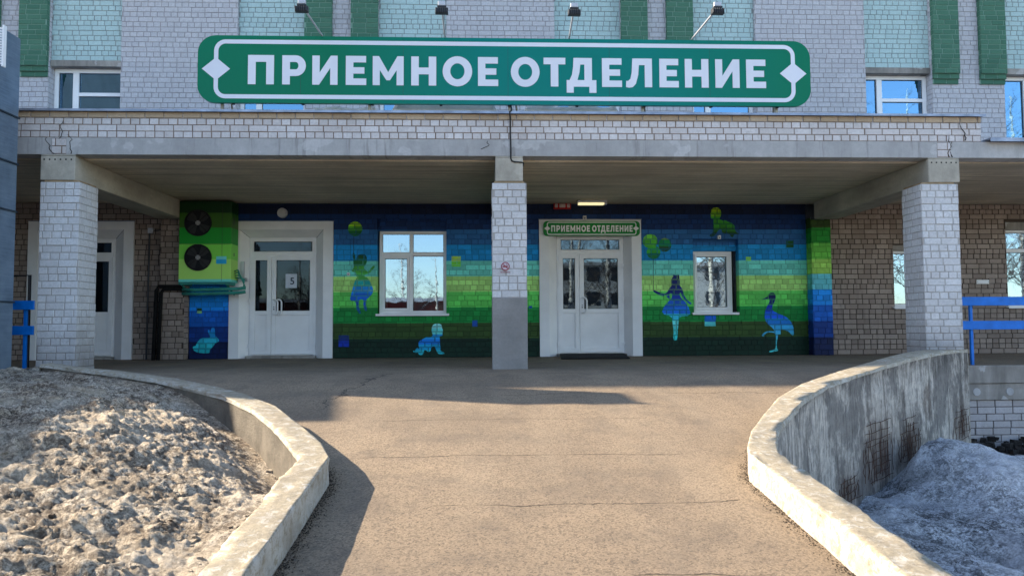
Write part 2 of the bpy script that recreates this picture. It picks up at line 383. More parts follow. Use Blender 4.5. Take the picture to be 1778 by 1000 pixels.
# ------------------------------------------------------------------ brick laying
def intervals(a0, a1, z, holes):
    iv = [(a0, a1)]
    for h in holes:
        if h[2] < z < h[3]:
            nv = []
            for s, e in iv:
                if h[1] <= s or h[0] >= e: nv.append((s, e)); continue
                if h[0] > s: nv.append((s, h[0]))
                if h[1] < e: nv.append((h[1], e))
            iv = nv
    return iv
def brickwall(mb, O, U, N, a0, a1, z0, z1, holes=(), ch=.1, seed=0, rec=.007, jit=.003, mode='mix', reveal=0, rects=None, L=.25, mortar=True):
    """real bricks on a recessed mortar sheet; O + a*U + z*Z + d*N. rects collects brick outlines"""
    rg = random.Random(seed); O, U, N = Vector(O), Vector(U), Vector(N); Z = Vector((0, 0, 1))
    P = lambda a, z, d: tuple(O + U*a + Z*z + N*d)
    n = int(round((z1-z0)/ch)); j = .011
    flip = (U.cross(Z)).dot(N) < 0
    def q(mm, a, b, c, d, at_): mm.quad(*( (a, b, c, d) if not flip else (d, c, b, a)), a=at_)
    for r in range(n):
        zb = z0 + r*ch; zc = zb + ch/2
        kind = {'mix': ('L', 'S', 'S', 'L', 'S', 'M')[r % 6], 'alt': ('S', 'L')[r % 2], 'run': 'L'}[mode]
        x = a0 - rg.random()*L; lay = []
        while x < a1:
            w = L if kind == 'L' or (kind == 'M' and rg.random() < .5) else L*.48
            lay.append((x, x+w)); x += w + j
        for s, e in intervals(a0, a1, zc, holes):
            for x0, x1 in lay:
                x0, x1 = max(x0, s), min(x1, e)
                if x1 - x0 < .025: continue
                d = rg.uniform(-jit, jit); c = .004; zz0 = zb + .005 + rg.uniform(-.001, .001); zz1 = zb + ch - .006 + rg.uniform(-.001, .001)
                x0 += rg.uniform(0, .003); x1 -= rg.uniform(0, .003)
                rv = (rg.random(), 0)
                F_ = [P(x0+c, zz0+c, d), P(x1-c, zz0+c, d), P(x1-c, zz1-c, d), P(x0+c, zz1-c, d)]
                M_ = [P(x0, zz0, d-c), P(x1, zz0, d-c), P(x1, zz1, d-c), P(x0, zz1, d-c)]
                B_ = [P(x0, zz0, -rec-.004), P(x1, zz0, -rec-.004), P(x1, zz1, -rec-.004), P(x0, zz1, -rec-.004)]
                q(mb, *F_, rv)
                for i in range(4):
                    k = (i+1) % 4; q(mb, M_[i], M_[k], F_[k], F_[i], rv); q(mb, B_[i], B_[k], M_[k], M_[i], rv)
                if rects is not None: rects.append((x0+c, x1-c, zz0+c, zz1-c, d))
    if mortar:
        xs = sorted({a0, a1} | {v for h in holes for v in h[:2] if a0 < v < a1}); zs = sorted({z0, z1} | {v for h in holes for v in h[2:4] if z0 < v < z1})
        for i in range(len(xs)-1):
            for k in range(len(zs)-1):
                cx, cz = (xs[i]+xs[i+1])/2, (zs[k]+zs[k+1])/2
                if any(h[0] < cx < h[1] and h[2] < cz < h[3] for h in holes): continue
                q(mb, P(xs[i], zs[k], -rec), P(xs[i+1], zs[k], -rec), P(xs[i+1], zs[k+1], -rec), P(xs[i], zs[k+1], -rec), (.5, 1))
        if reveal:
            for h in holes:
                x0, x1, h0, h1 = h[:4]
                for (p, r_) in (((x0, h0), (x0, h1)), ((x1, h1), (x1, h0)), ((x0, h1), (x1, h1)), ((x1, h0), (x0, h0))):
                    mb.quad(P(p[0], p[1], -.001), P(r_[0], r_[1], -.001), P(r_[0], r_[1], -reveal), P(p[0], p[1], -reveal), a=(.5, .25))

# ------------------------------------------------------------------ terrain heights
def ramp(Y):
    z = -1 + .111*Y
    if Y < 0: return -1.0
    if Y > 9.6: return 0.0
    if Y > 8.4:
        t = (Y-8.4)/1.2; return -1 + .111*8.4 + (.111*1.2)*(t - t*t/2)
    return z
LR = [(-5.3,9.12),(-4.83,8.85),(-4.04,8.46),(-3.34,8.04),(-2.72,7.52),(-2.31,7.18),(-1.83,6.6),(-1.38,5.79),(-1.16,5.37),(-1.02,5.01),(-1.01,4.0),(-1.01,-1.5)]
LI = [(-5.3,8.86),(-4.83,8.6),(-4.04,8.19),(-3.45,7.83),(-3.0,7.47),(-2.45,6.98),(-1.98,6.4),(-1.55,5.67),(-1.36,5.3),(-1.21,4.97),(-1.21,4.0),(-1.21,-1.5)]
RR = [(1.79,-1.5),(1.79,3.0),(1.79,4.95),(1.84,5.12),(2.02,5.54),(2.32,6.08),(2.73,6.77),(3.23,7.41),(3.88,8.04),(4.5,8.6),(5.3,9.3),(6.18,10.1)]
RO = [(2.0,-1.5),(2.0,3.0),(2.0,4.95),(2.08,5.2),(2.24,5.56),(2.5,5.98),(2.92,6.62),(3.42,7.24),(4.08,7.86),(4.72,8.42),(5.6,9.15),(6.78,10.1)]
LR = [(at(837+1284*x/y, 620, y)[0], y) if y > 5.3 else (x, y) for x, y in LR]; LI = [(at(837+1284*x/y, 620, y)[0], y) if y > 5.3 else (x, y) for x, y in LI]
def resample(A, B, step):
    a, b = [], []
    for i in range(len(A)-1):
        L = math.dist(A[i], A[i+1]); n = max(1, int(L/step))
        for k in range(n):
            t = k/n; a.append((A[i][0]+(A[i+1][0]-A[i][0])*t, A[i][1]+(A[i+1][1]-A[i][1])*t)); b.append((B[i][0]+(B[i+1][0]-B[i][0])*t, B[i][1]+(B[i+1][1]-B[i][1])*t))
    a.append(A[-1]); b.append(B[-1]); return a, b
def xat(P, Y):
    P = sorted(P, key=lambda p: p[1])
    return float(np.interp(Y, [p[1] for p in P], [p[0] for p in P]))
def wtop(Y): return ramp(Y) + .19 + (.05*max(0, min(1, (Y-8.6)/1.2)))

# vector value noise
def vnoise(x, y, seed=0):
    xi = np.floor(x).astype(np.int64); yi = np.floor(y).astype(np.int64); fx = x-xi; fy = y-yi
    fx = fx*fx*(3-2*fx); fy = fy*fy*(3-2*fy)
    def h(a, b):
        n = (a*374761393 + b*668265263 + seed*974634777) & 0xffffffff
        n = ((n ^ (n >> 13)) * 1274126177) & 0xffffffff
        return ((n ^ (n >> 16)) & 0xffff) / 65535.0
    return (h(xi, yi)*(1-fx)+h(xi+1, yi)*fx)*(1-fy) + (h(xi, yi+1)*(1-fx)+h(xi+1, yi+1)*fx)*fy
def fbm(x, y, sc, oct=4, seed=0, gain=.5):
    s = 0; a = 1; t = 0
    for i in range(oct):
        s = s + a*vnoise(x*sc, y*sc, seed+i*17); t += a; a *= gain; sc *= 2.03
    return s/t
def grid_mesh(name, X, Y, Zs, mat, cav=None, smooth=True):
    h, w = X.shape
    V = np.stack([X, Y, Zs], -1).reshape(-1, 3)
    I = np.arange(h*w).reshape(h, w)
    Fc = np.stack([I[:-1, :-1], I[:-1, 1:], I[1:, 1:], I[1:, :-1]], -1).reshape(-1, 4)
    me = bpy.data.meshes.new(name); me.from_pydata(V.tolist(), [], Fc.tolist())
    a = me.attributes.new('rnd', 'FLOAT', 'POINT')
    a.data.foreach_set('value', (cav if cav is not None else np.zeros((h, w))).reshape(-1).astype(np.float32))
    me.materials.append(mat); me.polygons.foreach_set('use_smooth', [smooth]*len(me.polygons)); me.update()
    o = bpy.data.objects.new(name, me); COL.objects.link(o); return o

# ================================================================== GROUND
m = MB()
m.box(-150, 150, -150, 10.3, -3.0, -1.6)
tag(m.build('ground', concrete('thawing_ground', S(120,110,98), S(84,76,68), .8)), kind='structure')
def strip_surface(name, Ys, x0f, x1f, zf, mat, nx, dz=0):
    Y = np.array(Ys)[:, None]*np.ones((1, nx)); u = np.linspace(0, 1, nx)[None, :]
    x0 = np.array([x0f(y) for y in Ys])[:, None]; x1 = np.array([x1f(y) for y in Ys])[:, None]
    X = x0 + (x1-x0)*u; Z = np.array([zf(y) for y in Ys])[:, None]*np.ones((1, nx))
    Z = Z + dz + (fbm(X, Y, .9, 4, 5)-.5)*.022*np.clip(1.2-np.abs(Y-7)/9, 0, 1)
    return grid_mesh(name, X, Y, Z, mat)
Ys = list(np.arange(-1.5, 10.1, .09))
o = strip_surface('ramp_road', Ys, lambda y: (xat(LR, y)-.1) if y < 9.9 else -6.6, lambda y: (xat(RR, y)+.1) if y < 10.05 else 6.3, ramp, ASPH, 110)
tag(o, kind='structure')
m = MB(); m.box(-1.7, 2.5, -30, -1.49, -1.4, -1.0)
tag(m.build('road', ASPH), kind='structure')
m = MB(); m.box(-14, 14, 10.47, 16.1, -1.3, -.0035); m.box(-7.2, 6.1, 10.0, 10.47, -1.3, -.0035)
tag(m.build('porch_floor', ASPH), kind='structure')

# ================================================================== RETAINING WALLS
def kerb_wall(name, A, B, label, matA, matB, zbot, seedk, stains=()):
    """A = road side edge, B = outer edge (matched). lower faces: A side kerb paint, B side old render"""
    a, b = resample(A, B, .035)
    root = empty(name, (0, 0, 0), label, 'retaining wall')
    rg = random.Random(seedk)
    a = np.array(a); b = np.array(b); n = len(a)
    tz = np.array([wtop((p[1]+q[1])/2) for p, q in zip(a, b)])
    s = np.concatenate([[0], np.cumsum(np.hypot(*(a[1:]-a[:-1]).T))])
    def surf(nm, rows, mat):
        X = np.array([[r[0] for r in row] for row in rows]); Y = np.array([[r[1] for r in row] for row in rows]); Z = np.array([[r[2] for r in row] for row in rows])
        return X, Y, Z
    d = (b-a)/np.linalg.norm(b-a, axis=1)[:, None]
    # coping: road face + rounded edge + top, as one skin
    prof = [(0.0, -1), (0.0, -.12), (0.0, -.07), (0.0, -.02), (.001, -.009), (.006, -.002), (.02, 0.0)] + [(x, 0.0) for x in (.05, .09, .13)] + [('e', -.015, 0.0), ('e', -.004, -.004), ('e', 0.0, -.014), ('e', 0.0, -.04)]
    X = []; Y = []; Z = []
    wid = np.linalg.norm(b-a, axis=1)
    for pr in prof:
        if pr[0] == 'e': off = wid + pr[1]; dz = pr[2]
        else: off = np.full(n, pr[0]); dz = pr[1]
        X.append(a[:, 0]+d[:, 0]*off); Y.append(a[:, 1]+d[:, 1]*off)
        Z.append(tz+dz if dz != -1 else np.array([ramp(p[1]) for p in a])-.06)
    X = np.array(X); Y = np.array(Y); Z = np.array(Z)
    for i, pr in enumerate(prof):
        k = fbm(s, np.full(n, i*.9), 3.5, 4, seedk)-.5; k2 = fbm(s, np.full(n, i*.7+9), 9, 3, seedk+3)-.5
        off = (k*.028 + k2*.012); X[i] += d[:, 0]*off*(1.7 if i >= 10 else .8); Y[i] += d[:, 1]*off*(1.7 if i >= 10 else .8)
        if i > 2: Z[i] += k2*.014 + k*.012
    oc = grid_mesh('coping', X, Y, Z, matA, smooth=True); oc.parent = root
    # outer face
    nr = 34; X = []; Y = []; Z = []
    for r in range(nr):
        t = r/(nr-1); z = (tz-.038)*(1-t) + zbot*t
        k = fbm(s, z*1.2, 2.2, 5, seedk+8)-.5
        k3 = np.clip(fbm(s*1.1, z*.9, 1.6, 4, seedk+31)-.55, 0, 1)
        off = wid - .012 + k*.025 - k3*.09*(0 if r == 0 else 1)
        X.append(a[:, 0]+d[:, 0]*off); Y.append(a[:, 1]+d[:, 1]*off); Z.append(z)
    X, Y, Z = np.array(X), np.array(Y), np.array(Z); cv = np.zeros_like(X)
    for cx_, wx_, cz_, wz_ in stains: cv += np.exp(-((X-cx_)/wx_)**2 - ((Z-cz_)/wz_)**2)*(.35+1.1*fbm(np.broadcast_to(s*9, X.shape), Z*2.0, 1.0, 4, 88))
    of = grid_mesh('outer_face', X, Y, Z, matB, np.clip(cv, 0, 1), smooth=True); of.parent = root
    m = MB()
    # end faces
    for e in (0, n-1):
        p, q = a[e], b[e]
        m.quad((p[0], p[1], zbot), (q[0], q[1], zbot), (q[0], q[1], tz[e]-.02), (p[0], p[1], tz[e]-.02))
    m.build('wall_end', matA, root)
    return root, a, b, d, s, tz
lw, *_ = kerb_wall('retaining_wall', LR, LI, 'low limewashed concrete wall curving along the left edge of the ramp, snow heaped against it', KERB, ROUGHC, -1.4, 11)
rw, ra, rb, rd, rs, rtz = kerb_wall('retaining_wall', RR, RO, 'limewashed concrete wall curving along the right edge of the ramp with crumbling outer face and bare rebar', KERB, OLDW, -1.4, 23, ((4.42, .28, -.85, .42), (5.1, .22, -.85, .3), (6.5, .2, -.75, .3), (3.75, .22, -1.15, .25)))
# exposed reinforcement on the right wall's outer face
def wall_pt(sv, z, out=.012):
    i = int(np.searchsorted(rs, sv)); i = min(max(i, 1), len(rs)-1)
    p = rb[i]; dd = rd[i]; return (p[0]+dd[0]*out, p[1]+dd[1]*out, z)
def s_at_x(x): return float(rs[np.argmin(np.abs(rb[:, 0]-x))])
rg = random.Random(5)
for (x0, x1, za, zb) in ((4.05, 4.75, -1.15, -.45), (4.85, 5.4, -1.05, -.52), (6.25, 6.74, -1.0, -.5), (3.45, 4.0, -1.25, -.95)):
    m = MB(); s0, s1 = s_at_x(x0), s_at_x(x1)
    for k in range(int((s1-s0)/.055)):
        sv = s0 + k*.055 + rg.uniform(-.008, .008)
        if rg.random() < .15: continue
        a0 = za + rg.uniform(0, .2)*(zb-za); b0 = zb - rg.uniform(0, .45)*(zb-za)
        m.tube([wall_pt(sv + rg.uniform(-.006, .006), a0 + (b0-a0)*t/5, rg.uniform(.0, .016)) for t in range(6)], .0035, 5)
    z = za + .03
    while z < zb:
        sa = s0 + rg.uniform(0, .3)*(s1-s0); sb = s1 - rg.uniform(0, .3)*(s1-s0)
        m.tube([wall_pt(sa+(sb-sa)*t/8, z + .02*t/8 + .006*math.sin(t*1.3+z*40), .016) for t in range(9)], .0036, 5); z += .075 + rg.uniform(-.02, .025)
    m.build('rebar_mesh', RUST, rw)

# ================================================================== SNOW
def left_snow():
    Yv = np.concatenate([np.arange(-.2, 6.6, .016), np.arange(6.6, 9.95, .022)]); nx = 420
    xin = (np.array([xat(LI, y) for y in Yv]) + .03 + .5*np.clip((Yv-8.65)/.5, 0, 1))[:, None]
    u = np.linspace(0, 1, nx)[None, :]**1.25
    X = xin - u*(6.2); Y = Yv[:, None]*np.ones_like(X)
    dist = xin - X
    top = np.array([wtop(y) for y in Yv])[:, None]
    gap = np.interp(Yv, [-1, 4.0, 4.6, 5.0, 5.7, 6.6, 7.3, 8.5], [.07, .06, .12, .24, .24, .16, .08, .03])[:, None]
    edge = top - gap; kk = np.clip((Yv-8.75)/.35, 0, 1)[:, None]; edge = edge*(1-kk) + .03*kk
    hi = np.interp(Yv, [-1, 2, 3, 4.5, 5.5, 6.5, 7.4, 8.5, 9.9], [-.42, -.40, -.32, -.20, -.10, .0, .06, .10, .10])[:, None]
    edge = edge
    t = np.clip(dist/1.8, 0, 1); t = t*t*(3-2*t)
    Z = edge*(1-t) + hi*t
    Z = Z + .07*np.exp(-(((X+3.4)/1.2)**2 + ((Y-6.0)/1.3)**2))
    Z = Z - .15*np.exp(-(dist/.30)**2)*np.clip((Yv-4.7)/.4, 0, 1)[:, None]*np.clip((7.6-Yv)/.6, 0, 1)[:, None]
    n1 = fbm(X, Y, 1.1, 3, 2)-.5; n2 = fbm(X+.4*fbm(X, Y, 3, 2, 9), Y*1.5, 4.5, 4, 4, .55)
    n2r = 1-np.abs(2*n2-1); n3 = fbm(X, Y*1.6, 14, 4, 7, .62)-.5; n4 = fbm(X, Y, 45, 3, 8)-.5
    damp = np.clip(dist/.35, .15, 1)
    sl = np.clip(fbm(X*1.0+Y*.4, Y*1.9, 6.5, 3, 21)-.52, 0, 1)
    bl = lambda sc, sd, o=3: np.abs(2*fbm(X+.12*n2, Y*1.35, sc, o, sd, .5)-1)
    Z = Z + damp*(.06*bl(2.6, 51) + .055*bl(6.5, 52) + .028*bl(14, 53) + .016*bl(30, 54, 2) - .06)
    n5 = fbm(X+.15*n2, Y*1.3, 26, 3, 77, .6)-.5
    Z = Z + damp*(n1*.12 + (n2-.5)*.06 + n3*.025 + n5*.02 + n4*.012)
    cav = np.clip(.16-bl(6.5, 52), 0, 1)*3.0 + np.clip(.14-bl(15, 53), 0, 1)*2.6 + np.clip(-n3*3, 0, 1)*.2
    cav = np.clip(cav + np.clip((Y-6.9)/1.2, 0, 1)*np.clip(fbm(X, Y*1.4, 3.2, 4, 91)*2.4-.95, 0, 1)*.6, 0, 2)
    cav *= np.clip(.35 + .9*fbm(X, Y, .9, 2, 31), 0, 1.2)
    global LS; LS = (X, Y, Z)
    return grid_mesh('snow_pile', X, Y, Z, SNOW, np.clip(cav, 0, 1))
tag(left_snow(), 'big heap of crusty dirty snow behind the left ramp wall, half in sunlight', 'snow pile')
def right_snow():
    Yv = np.arange(-.2, 10.4, .03); nx = 330
    xin = np.array([xat(RO, y) if y < 10.1 else 6.78 for y in Yv])[:, None] - .04
    u = np.linspace(0, 1, nx)[None, :]**1.2
    X = xin + u*9; Y = Yv[:, None]*np.ones_like(X); dist = X - xin
    Z = -1.26 + .0*X
    Z = Z + .44*np.exp(-(((X-5.0-.25*(8.6-Y))/.55)**2 + ((Y-8.3)/1.0)**2)) * np.clip(dist/.5, 0, 1)
    Z = Z + .36*np.exp(-(((X-6.6)/1.6)**2 + ((Y-8.0)/.9)**2)) + .24*np.exp(-(((X-8.6)/2.5)**2 + ((Y-8.3)/1.0)**2))
    Z = Z - .06 + .10*np.exp(-(((X-3.1)/.8)**2 + ((Y-4.6)/1.7)**2)) + .10*np.exp(-(((X-4.6)/1.2)**2 + ((Y-6.4)/1.2)**2)) * np.clip(dist/.6, 0, 1)
    Z = Z - .25*np.exp(-(((X-4.25)/.28)**2 + ((Y-6.1)/.35)**2))
    n1 = fbm(X, Y, 1.2, 3, 42)-.5; n2 = fbm(X+Y*.5, Y*1.3, 3.6, 4, 44)-.5; n3 = fbm(X, Y, 14, 4, 47, .6)-.5
    Z = Z + n1*.14 + n2*.10 + n3*.035 + .05*np.abs(2*fbm(X, Y, 4, 3, 61)-1) - .02 - .12*np.clip((Y-9.3), 0, 1)
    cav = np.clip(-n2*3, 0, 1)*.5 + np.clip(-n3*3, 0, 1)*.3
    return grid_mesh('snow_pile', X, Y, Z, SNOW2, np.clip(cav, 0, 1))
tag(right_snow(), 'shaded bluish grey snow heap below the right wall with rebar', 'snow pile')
# loose icy lumps on the left heap
rg = random.Random(77); m = MB(); LX, LY, LZ = LS
for k in range(2600):
    i = rg.randint(2, LX.shape[0]-3); j = rg.randint(3, int(LX.shape[1]*.9)); x, y, z = LX[i, j], LY[i, j], LZ[i, j]
    if y < 1.5 or y > 8.5: continue
    s_ = rg.uniform(.005, .013) if rg.random() < .9 else rg.uniform(.013, .03)
    n = m.add([(x+s_*rg.uniform(.7, 1.3)*(1 if a & 1 else -1)*(.8 if a & 4 else 1), y+s_*rg.uniform(.6, 1.1)*(1 if a & 2 else -1), z+s_*rg.uniform(.2, .7)*(1 if a & 4 else -1)) for a in range(8)])
    for q in ((0,2,3,1),(4,5,7,6),(0,1,5,4),(2,6,7,3),(0,4,6,2),(1,3,7,5)): m.face([n+a for a in q], (rg.uniform(0, .25), 0))
tag(m.build('ice_lumps', SNOW), 'loose icy crumbs scattered over the left snow heap', 'ice lumps', kind='stuff')
# rubble strip by the basement wall
rg = random.Random(12); m = MB()
for k in range(420):
    x = rg.uniform(6.75, 13); y = 10.42 - abs(rg.gauss(0, .16)); s_ = rg.uniform(.02, .075)
    z = -1.22 + rg.uniform(0, .2)*(1-min(1, (10.42-y)/.5))
    ang = rg.random()*6.28
    pts = []
    for i in range(8):
        sx = (-1 if i & 1 else 1); sy = (-1 if i & 2 else 1); sz = (-1 if i & 4 else 1)
        vx, vy = sx*s_*rg.uniform(.6, 1), sy*s_*rg.uniform(.5, .9)
        pts.append((x+vx*math.cos(ang)-vy*math.sin(ang), y+vx*math.sin(ang)+vy*math.cos(ang), z+sz*s_*rg.uniform(.4, .8)))
    n = m.add(pts)
    for q in ((0,1,3,2),(4,6,7,5),(0,4,5,1),(2,3,7,6),(0,2,6,4),(1,5,7,3)): m.face([n+i for i in q])
tag(m.build('rubble', plain('dark_rubble', (.035,.03,.027,1), .95, var=.4, sc=15, bump=.6)), 'dark earth and broken rubble at the foot of the basement brickwork', 'rubble', kind='stuff')
# grit by the kerb feet
def pebbles(name, n, fn, mat, label, smin, smax, seed):
    rg = random.Random(seed); m = MB()
    for k in range(n):
        x, y, z = fn(rg); s_ = rg.uniform(smin, smax)
        v = [(x+s_*math.cos(a)*rg.uniform(.7, 1.2), y+s_*math.sin(a)*rg.uniform(.7, 1.2), z) for a in (0, 1.3, 2.5, 3.8, 5)]
        b = m.add(v + [(x, y, z+s_*.8)])
        for i in range(5): m.face((b+i, b+(i+1) % 5, b+5))
    return tag(m.build(name, mat), label, 'grit', kind='stuff')
def kerbfoot(rg):
    if rg.random() < .6:
        y = rg.uniform(2.6, 6.0); x = xat(LR, y) + .005 + abs(rg.gauss(0, .035))
    else:
        y = rg.uniform(2.6, 6.5); x = xat(RR, y) - .005 - abs(rg.gauss(0, .03))
    return x, y, ramp(y) + .004
pebbles('grit', 3600, kerbfoot, plain('dark_grit', (.05,.038,.028,1), .95, var=.4, sc=20), 'dark grit swept along the feet of the ramp walls', .0015, .006, 3)
pebbles('gravel', 900, lambda rg: (lambda y: (rg.uniform(xat(LR, y)+.1, min(xat(RR, y), 5)-.1), y, ramp(y)+.003))(rg.uniform(2.6, 9)), plain('light_grit', (.13,.10,.08,1), .9, var=.4, sc=20), 'scattered small stones on the asphalt ramp', .0015, .004, 4)

# ================================================================== BUILDING
B = empty('hospital_building', (0, 0, 0), 'brick hospital block with lilac, cyan and green brickwork and a painted porch wall', 'hospital')
YW = 14.45
# --- openings
def portal_dims(o0, o1, top, bot, f0, f1, ft, fb, yb=14.60):
    c = (o0+o1)/2
    return dict(x0=ax(o0, 500, YW), x1=ax(o1, 500, YW), zt=az(c, top, YW), bx0=ax(f0, 500, yb), bx1=ax(f1, 500, yb), bzt=az(c, ft, yb), bzb=.05, yb=yb)
P5 = portal_dims(398.5, 578.5, 385, 621, 433, 549, 413, 612)
P7 = portal_dims(936.5, 1114, 382, 617, 967, 1083, 410, 607)
P3 = portal_dims(48, 232, 385, 622, 84, 200, 415, 614)
WA = dict(x0=ax(655, 480, YW), x1=ax(775, 480, YW), z0=az(715, 546, YW), z1=az(715, 376, YW), zf=az(715, 402, 14.57))
WB = dict(x0=ax(1204, 480, YW), x1=ax(1283, 480, YW), z0=az(1240, 544, YW), z1=az(1240, 415, YW), zf=az(1240, 437, 14.62))
WC = dict(x0=ax(1552, 480, YW), x1=ax(1640, 480, YW), z0=az(1560, 534, YW), z1=az(1560, 425, YW), zf=az(1560, 436, 14.57))
WD = dict(x0=ax(1749, 480, YW), x1=ax(1900, 480, YW), z0=az(1760, 533, YW), z1=az(1760, 385, YW), zf=az(1760, 400, 14.57))
def hp(p): return (p['x0'], p['x1'], -1, p['zt'])
def hw(w): return (w['x0'], w['x1'], w['z0'], w['z1'])
LP0, LP1, RP0, RP1 = ax(277, 500, 14.2), ax(320, 500, 14.2), ax(1411, 500, 14.2), ax(1445, 500, 14.2)
C1 = (ax(66, 470, 10.42), ax(135, 470, 10.42)); C2 = (ax(855, 470, 10.42), ax(915, 470, 10.42)); C3 = (ax(1604, 470, 10.42), ax(1669, 470, 10.42))
H1 = (ax(70, 290, 10.446), ax(130, 290, 10.446)); H2 = (ax(860, 290, 10.446), ax(908, 290, 10.446)); H3 = (ax(1612, 290, 10.446), ax(1666, 290, 10.446))
XM1 = RP0 + .01; XR = RP1; XP = ax(1703, 220, 10.45)
mural_rects = []
U, N = (1, 0, 0), (0, -1, 0)
OW = (0, YW, 0)
m = MB(); brickwall(m, OW, U, N, -14, LP0+.03, 0, 3.0, [hp(P3)], seed=1, reveal=.2)
m.build('left_wall', SOLD, B, 'bare old brick wall left of the mural')
m = MB(); brickwall(m, OW, U, N, LP1, P5['x0'], 0, 3.0, [], seed=2, rects=mural_rects)
m.build('blue_painted_wall', LSTR, B, 'blue banded brick strip under the air conditioner')
m = MB(); brickwall(m, OW, U, N, P5['x0'], XM1, 0, 3.0, [hp(P5), hp(P7), hw(WA), hw(WB)], seed=3, rects=mural_rects, reveal=.17)
MW = m.build('mural_wall', MURAL, B, 'brick wall painted in navy, blue, teal and green bands')
m = MB(); brickwall(m, OW, U, N, XR, 14, 0, 3.0, [hw(WC), hw(WD)], seed=4, reveal=.13)
m.build('right_wall', SOLD, B, 'bare brownish brick wall right of the mural')
# recessed lintel panels above windows A and B (painted)
m = MB()
brickwall(m, (0, 14.53, 0), U, N, WA['x0']+.003, WA['x1']-.003, WA['zf']+.002, WA['z1'], [], ch=.094, seed=6)
m.build('window_lintel', MURAL, B); m = MB()
brickwall(m, (0, 14.56, 0), U, N, WB['x0']+.003, WB['x1']-.003, WB['zf']+.002, WB['z1'], [], ch=.094, seed=7)
m.build('window_lintel', MURAL, B)
m = MB(); m.box(WC['x0']+.003, WC['x1'], 14.50, 14.6, WC['zf']+.002, WC['z1']-.003); m.build('concrete_lintel', PLINTH, B, bevel=.004); m = MB(); m.box(WD['x0']+.003, WD['x1'], 14.50, 14.6, WD['zf']+.002, WD['z1']-.003)
m.build('concrete_lintel', PLINTH, B, bevel=.004)
# pilasters that carry the cross beams
m = MB()
brickwall(m, (0, 14.2, 0), U, N, LP0, LP1, 0, 2.655, ch=.1062, seed=8, mode='alt')
brickwall(m, (LP1, 0, 0), (0, 1, 0), (1, 0, 0), 14.215, 14.44, 0, 2.66, seed=9, mode='alt')
brickwall(m, (LP0, 0, 0), (0, 1, 0), (-1, 0, 0), 14.215, 14.44, 0, 2.66, seed=10, mode='alt')
m.build('pilaster', SOLD, B)
m = MB()
brickwall(m, (0, 14.2, 0), U, N, RP0, RP1, 0, 2.655, ch=.1062, seed=11, mode='alt')
brickwall(m, (RP1, 0, 0), (0, 1, 0), (1, 0, 0), 14.215, 14.44, 0, 2.66, seed=12, mode='alt')
brickwall(m, (RP0, 0, 0), (0, 1, 0), (-1, 0, 0), 14.215, 14.44, 0, 2.66, seed=13, mode='alt')
m.build('pilaster', PILM, B, 'pilaster painted green to blue at the right end of the mural')

# --- columns
def column(x0, x1, seed, label, plaster=None, y0=10.42, d=.5):
    m = MB(); zt = 2.63
    brickwall(m, (0, y0, 0), U, N, x0, x1, plaster or -.03, zt, seed=seed, jit=.005, ch=(zt-(plaster or -.03))/round((zt-(plaster or -.03))/.1), mode='mix', L=.245)
    for X_, nn in ((x0, (-1, 0, 0)), (x1, (1, 0, 0))):
        brickwall(m, (X_, 0, 0), (0, 1, 0), nn, y0+.015, y0+d, plaster or -.03, zt, seed=seed+3, jit=.005, ch=(zt-(plaster or -.03))/round((zt-(plaster or -.03))/.1))
    m.box(x0+.012, x1-.012, y0+.012, y0+d, -.3, zt)
    c = m.build('column', WHITE_BR, B, label)
    if plaster:
        p = MB(); p.box(x0-.004, x1+.004, y0-.006, y0+d+.004, -.05, plaster); p.build('plaster_base', PLASTER, c, bevel=.008)
    # mortar pad
    p = MB(); p.box(x0+.03, x1-.03, y0+.04, y0+d, zt+.001, zt+.03); p.build('mortar_pad', concrete('sandy_mortar', S(178,150,112), S(140,118,90), 8), c, bevel=.006)
column(*C1, 40, 'white brick column at the left end of the canopy')
column(*C2, 50, 'middle white brick column with a grey plastered base', plaster=1.0)
column(*C3, 60, 'white brick column at the right end of the canopy')

# --- canopy
m = MB(); m.box(-13, 13, 10.452, 10.72, 3.022, 3.262); m.build('fascia_beam', FASCIA, B, bevel=.006)
m = MB()
for a, b in ((10.72, 11.62), (11.632, 13.02), (13.032, 14.44)): m.box(-13, 13, a, b, 3.0, 3.2)
m.build('canopy_slab', SOFFIT, B, bevel=.004)
m = MB(); m.box(-13, 13, 10.74, 14.44, 3.201, 3.27); m.build('canopy_roof', FASCIA, B)
for x0, x1 in (H1, H2, H3):
    m = MB(); m.box(x0, x1, 10.446, 14.40 if abs(x0) < 1 else 14.19, 2.66, 3.0215 if False else 2.999)
    m.box(x0, x1, 10.446, 10.70, 3.0, 3.021)
    cb = m.build('cross_beam', BEAMC, B, bevel=.012)
    if abs(x0) > 1:
        for k in range(6): p = MB(); p.disc(x0+.05+k*(x1-x0-.1)/5, 2.95, .012, 10.4445, 10.46, 10); p.build('rivet_hole', BLACK, cb)
m = MB(); brickwall(m, (0, 10.45, 0), U, N, -13, XP, 3.263, 3.5405, seed=70, mode='alt', ch=.0925, jit=.004)
brickwall(m, (XP, 0, 0), (0, 1, 0), (1, 0, 0), 10.465, 10.70, 3.263, 3.633, seed=71, mode='alt', ch=.0925)
m.box(-13, XP-.012, 10.465, 10.70, 3.271, 3.633)
m.build('parapet', PARA_BR, B)
m = MB(); brickwall(m, (0, 10.445, 0), U, N, -13, XP+.004, 3.541, 3.634, seed=73, mode='run', ch=.093, jit=.004, mortar=False); m.build('parapet_top_course', TAN_BR, B)
m = MB(); x = -13
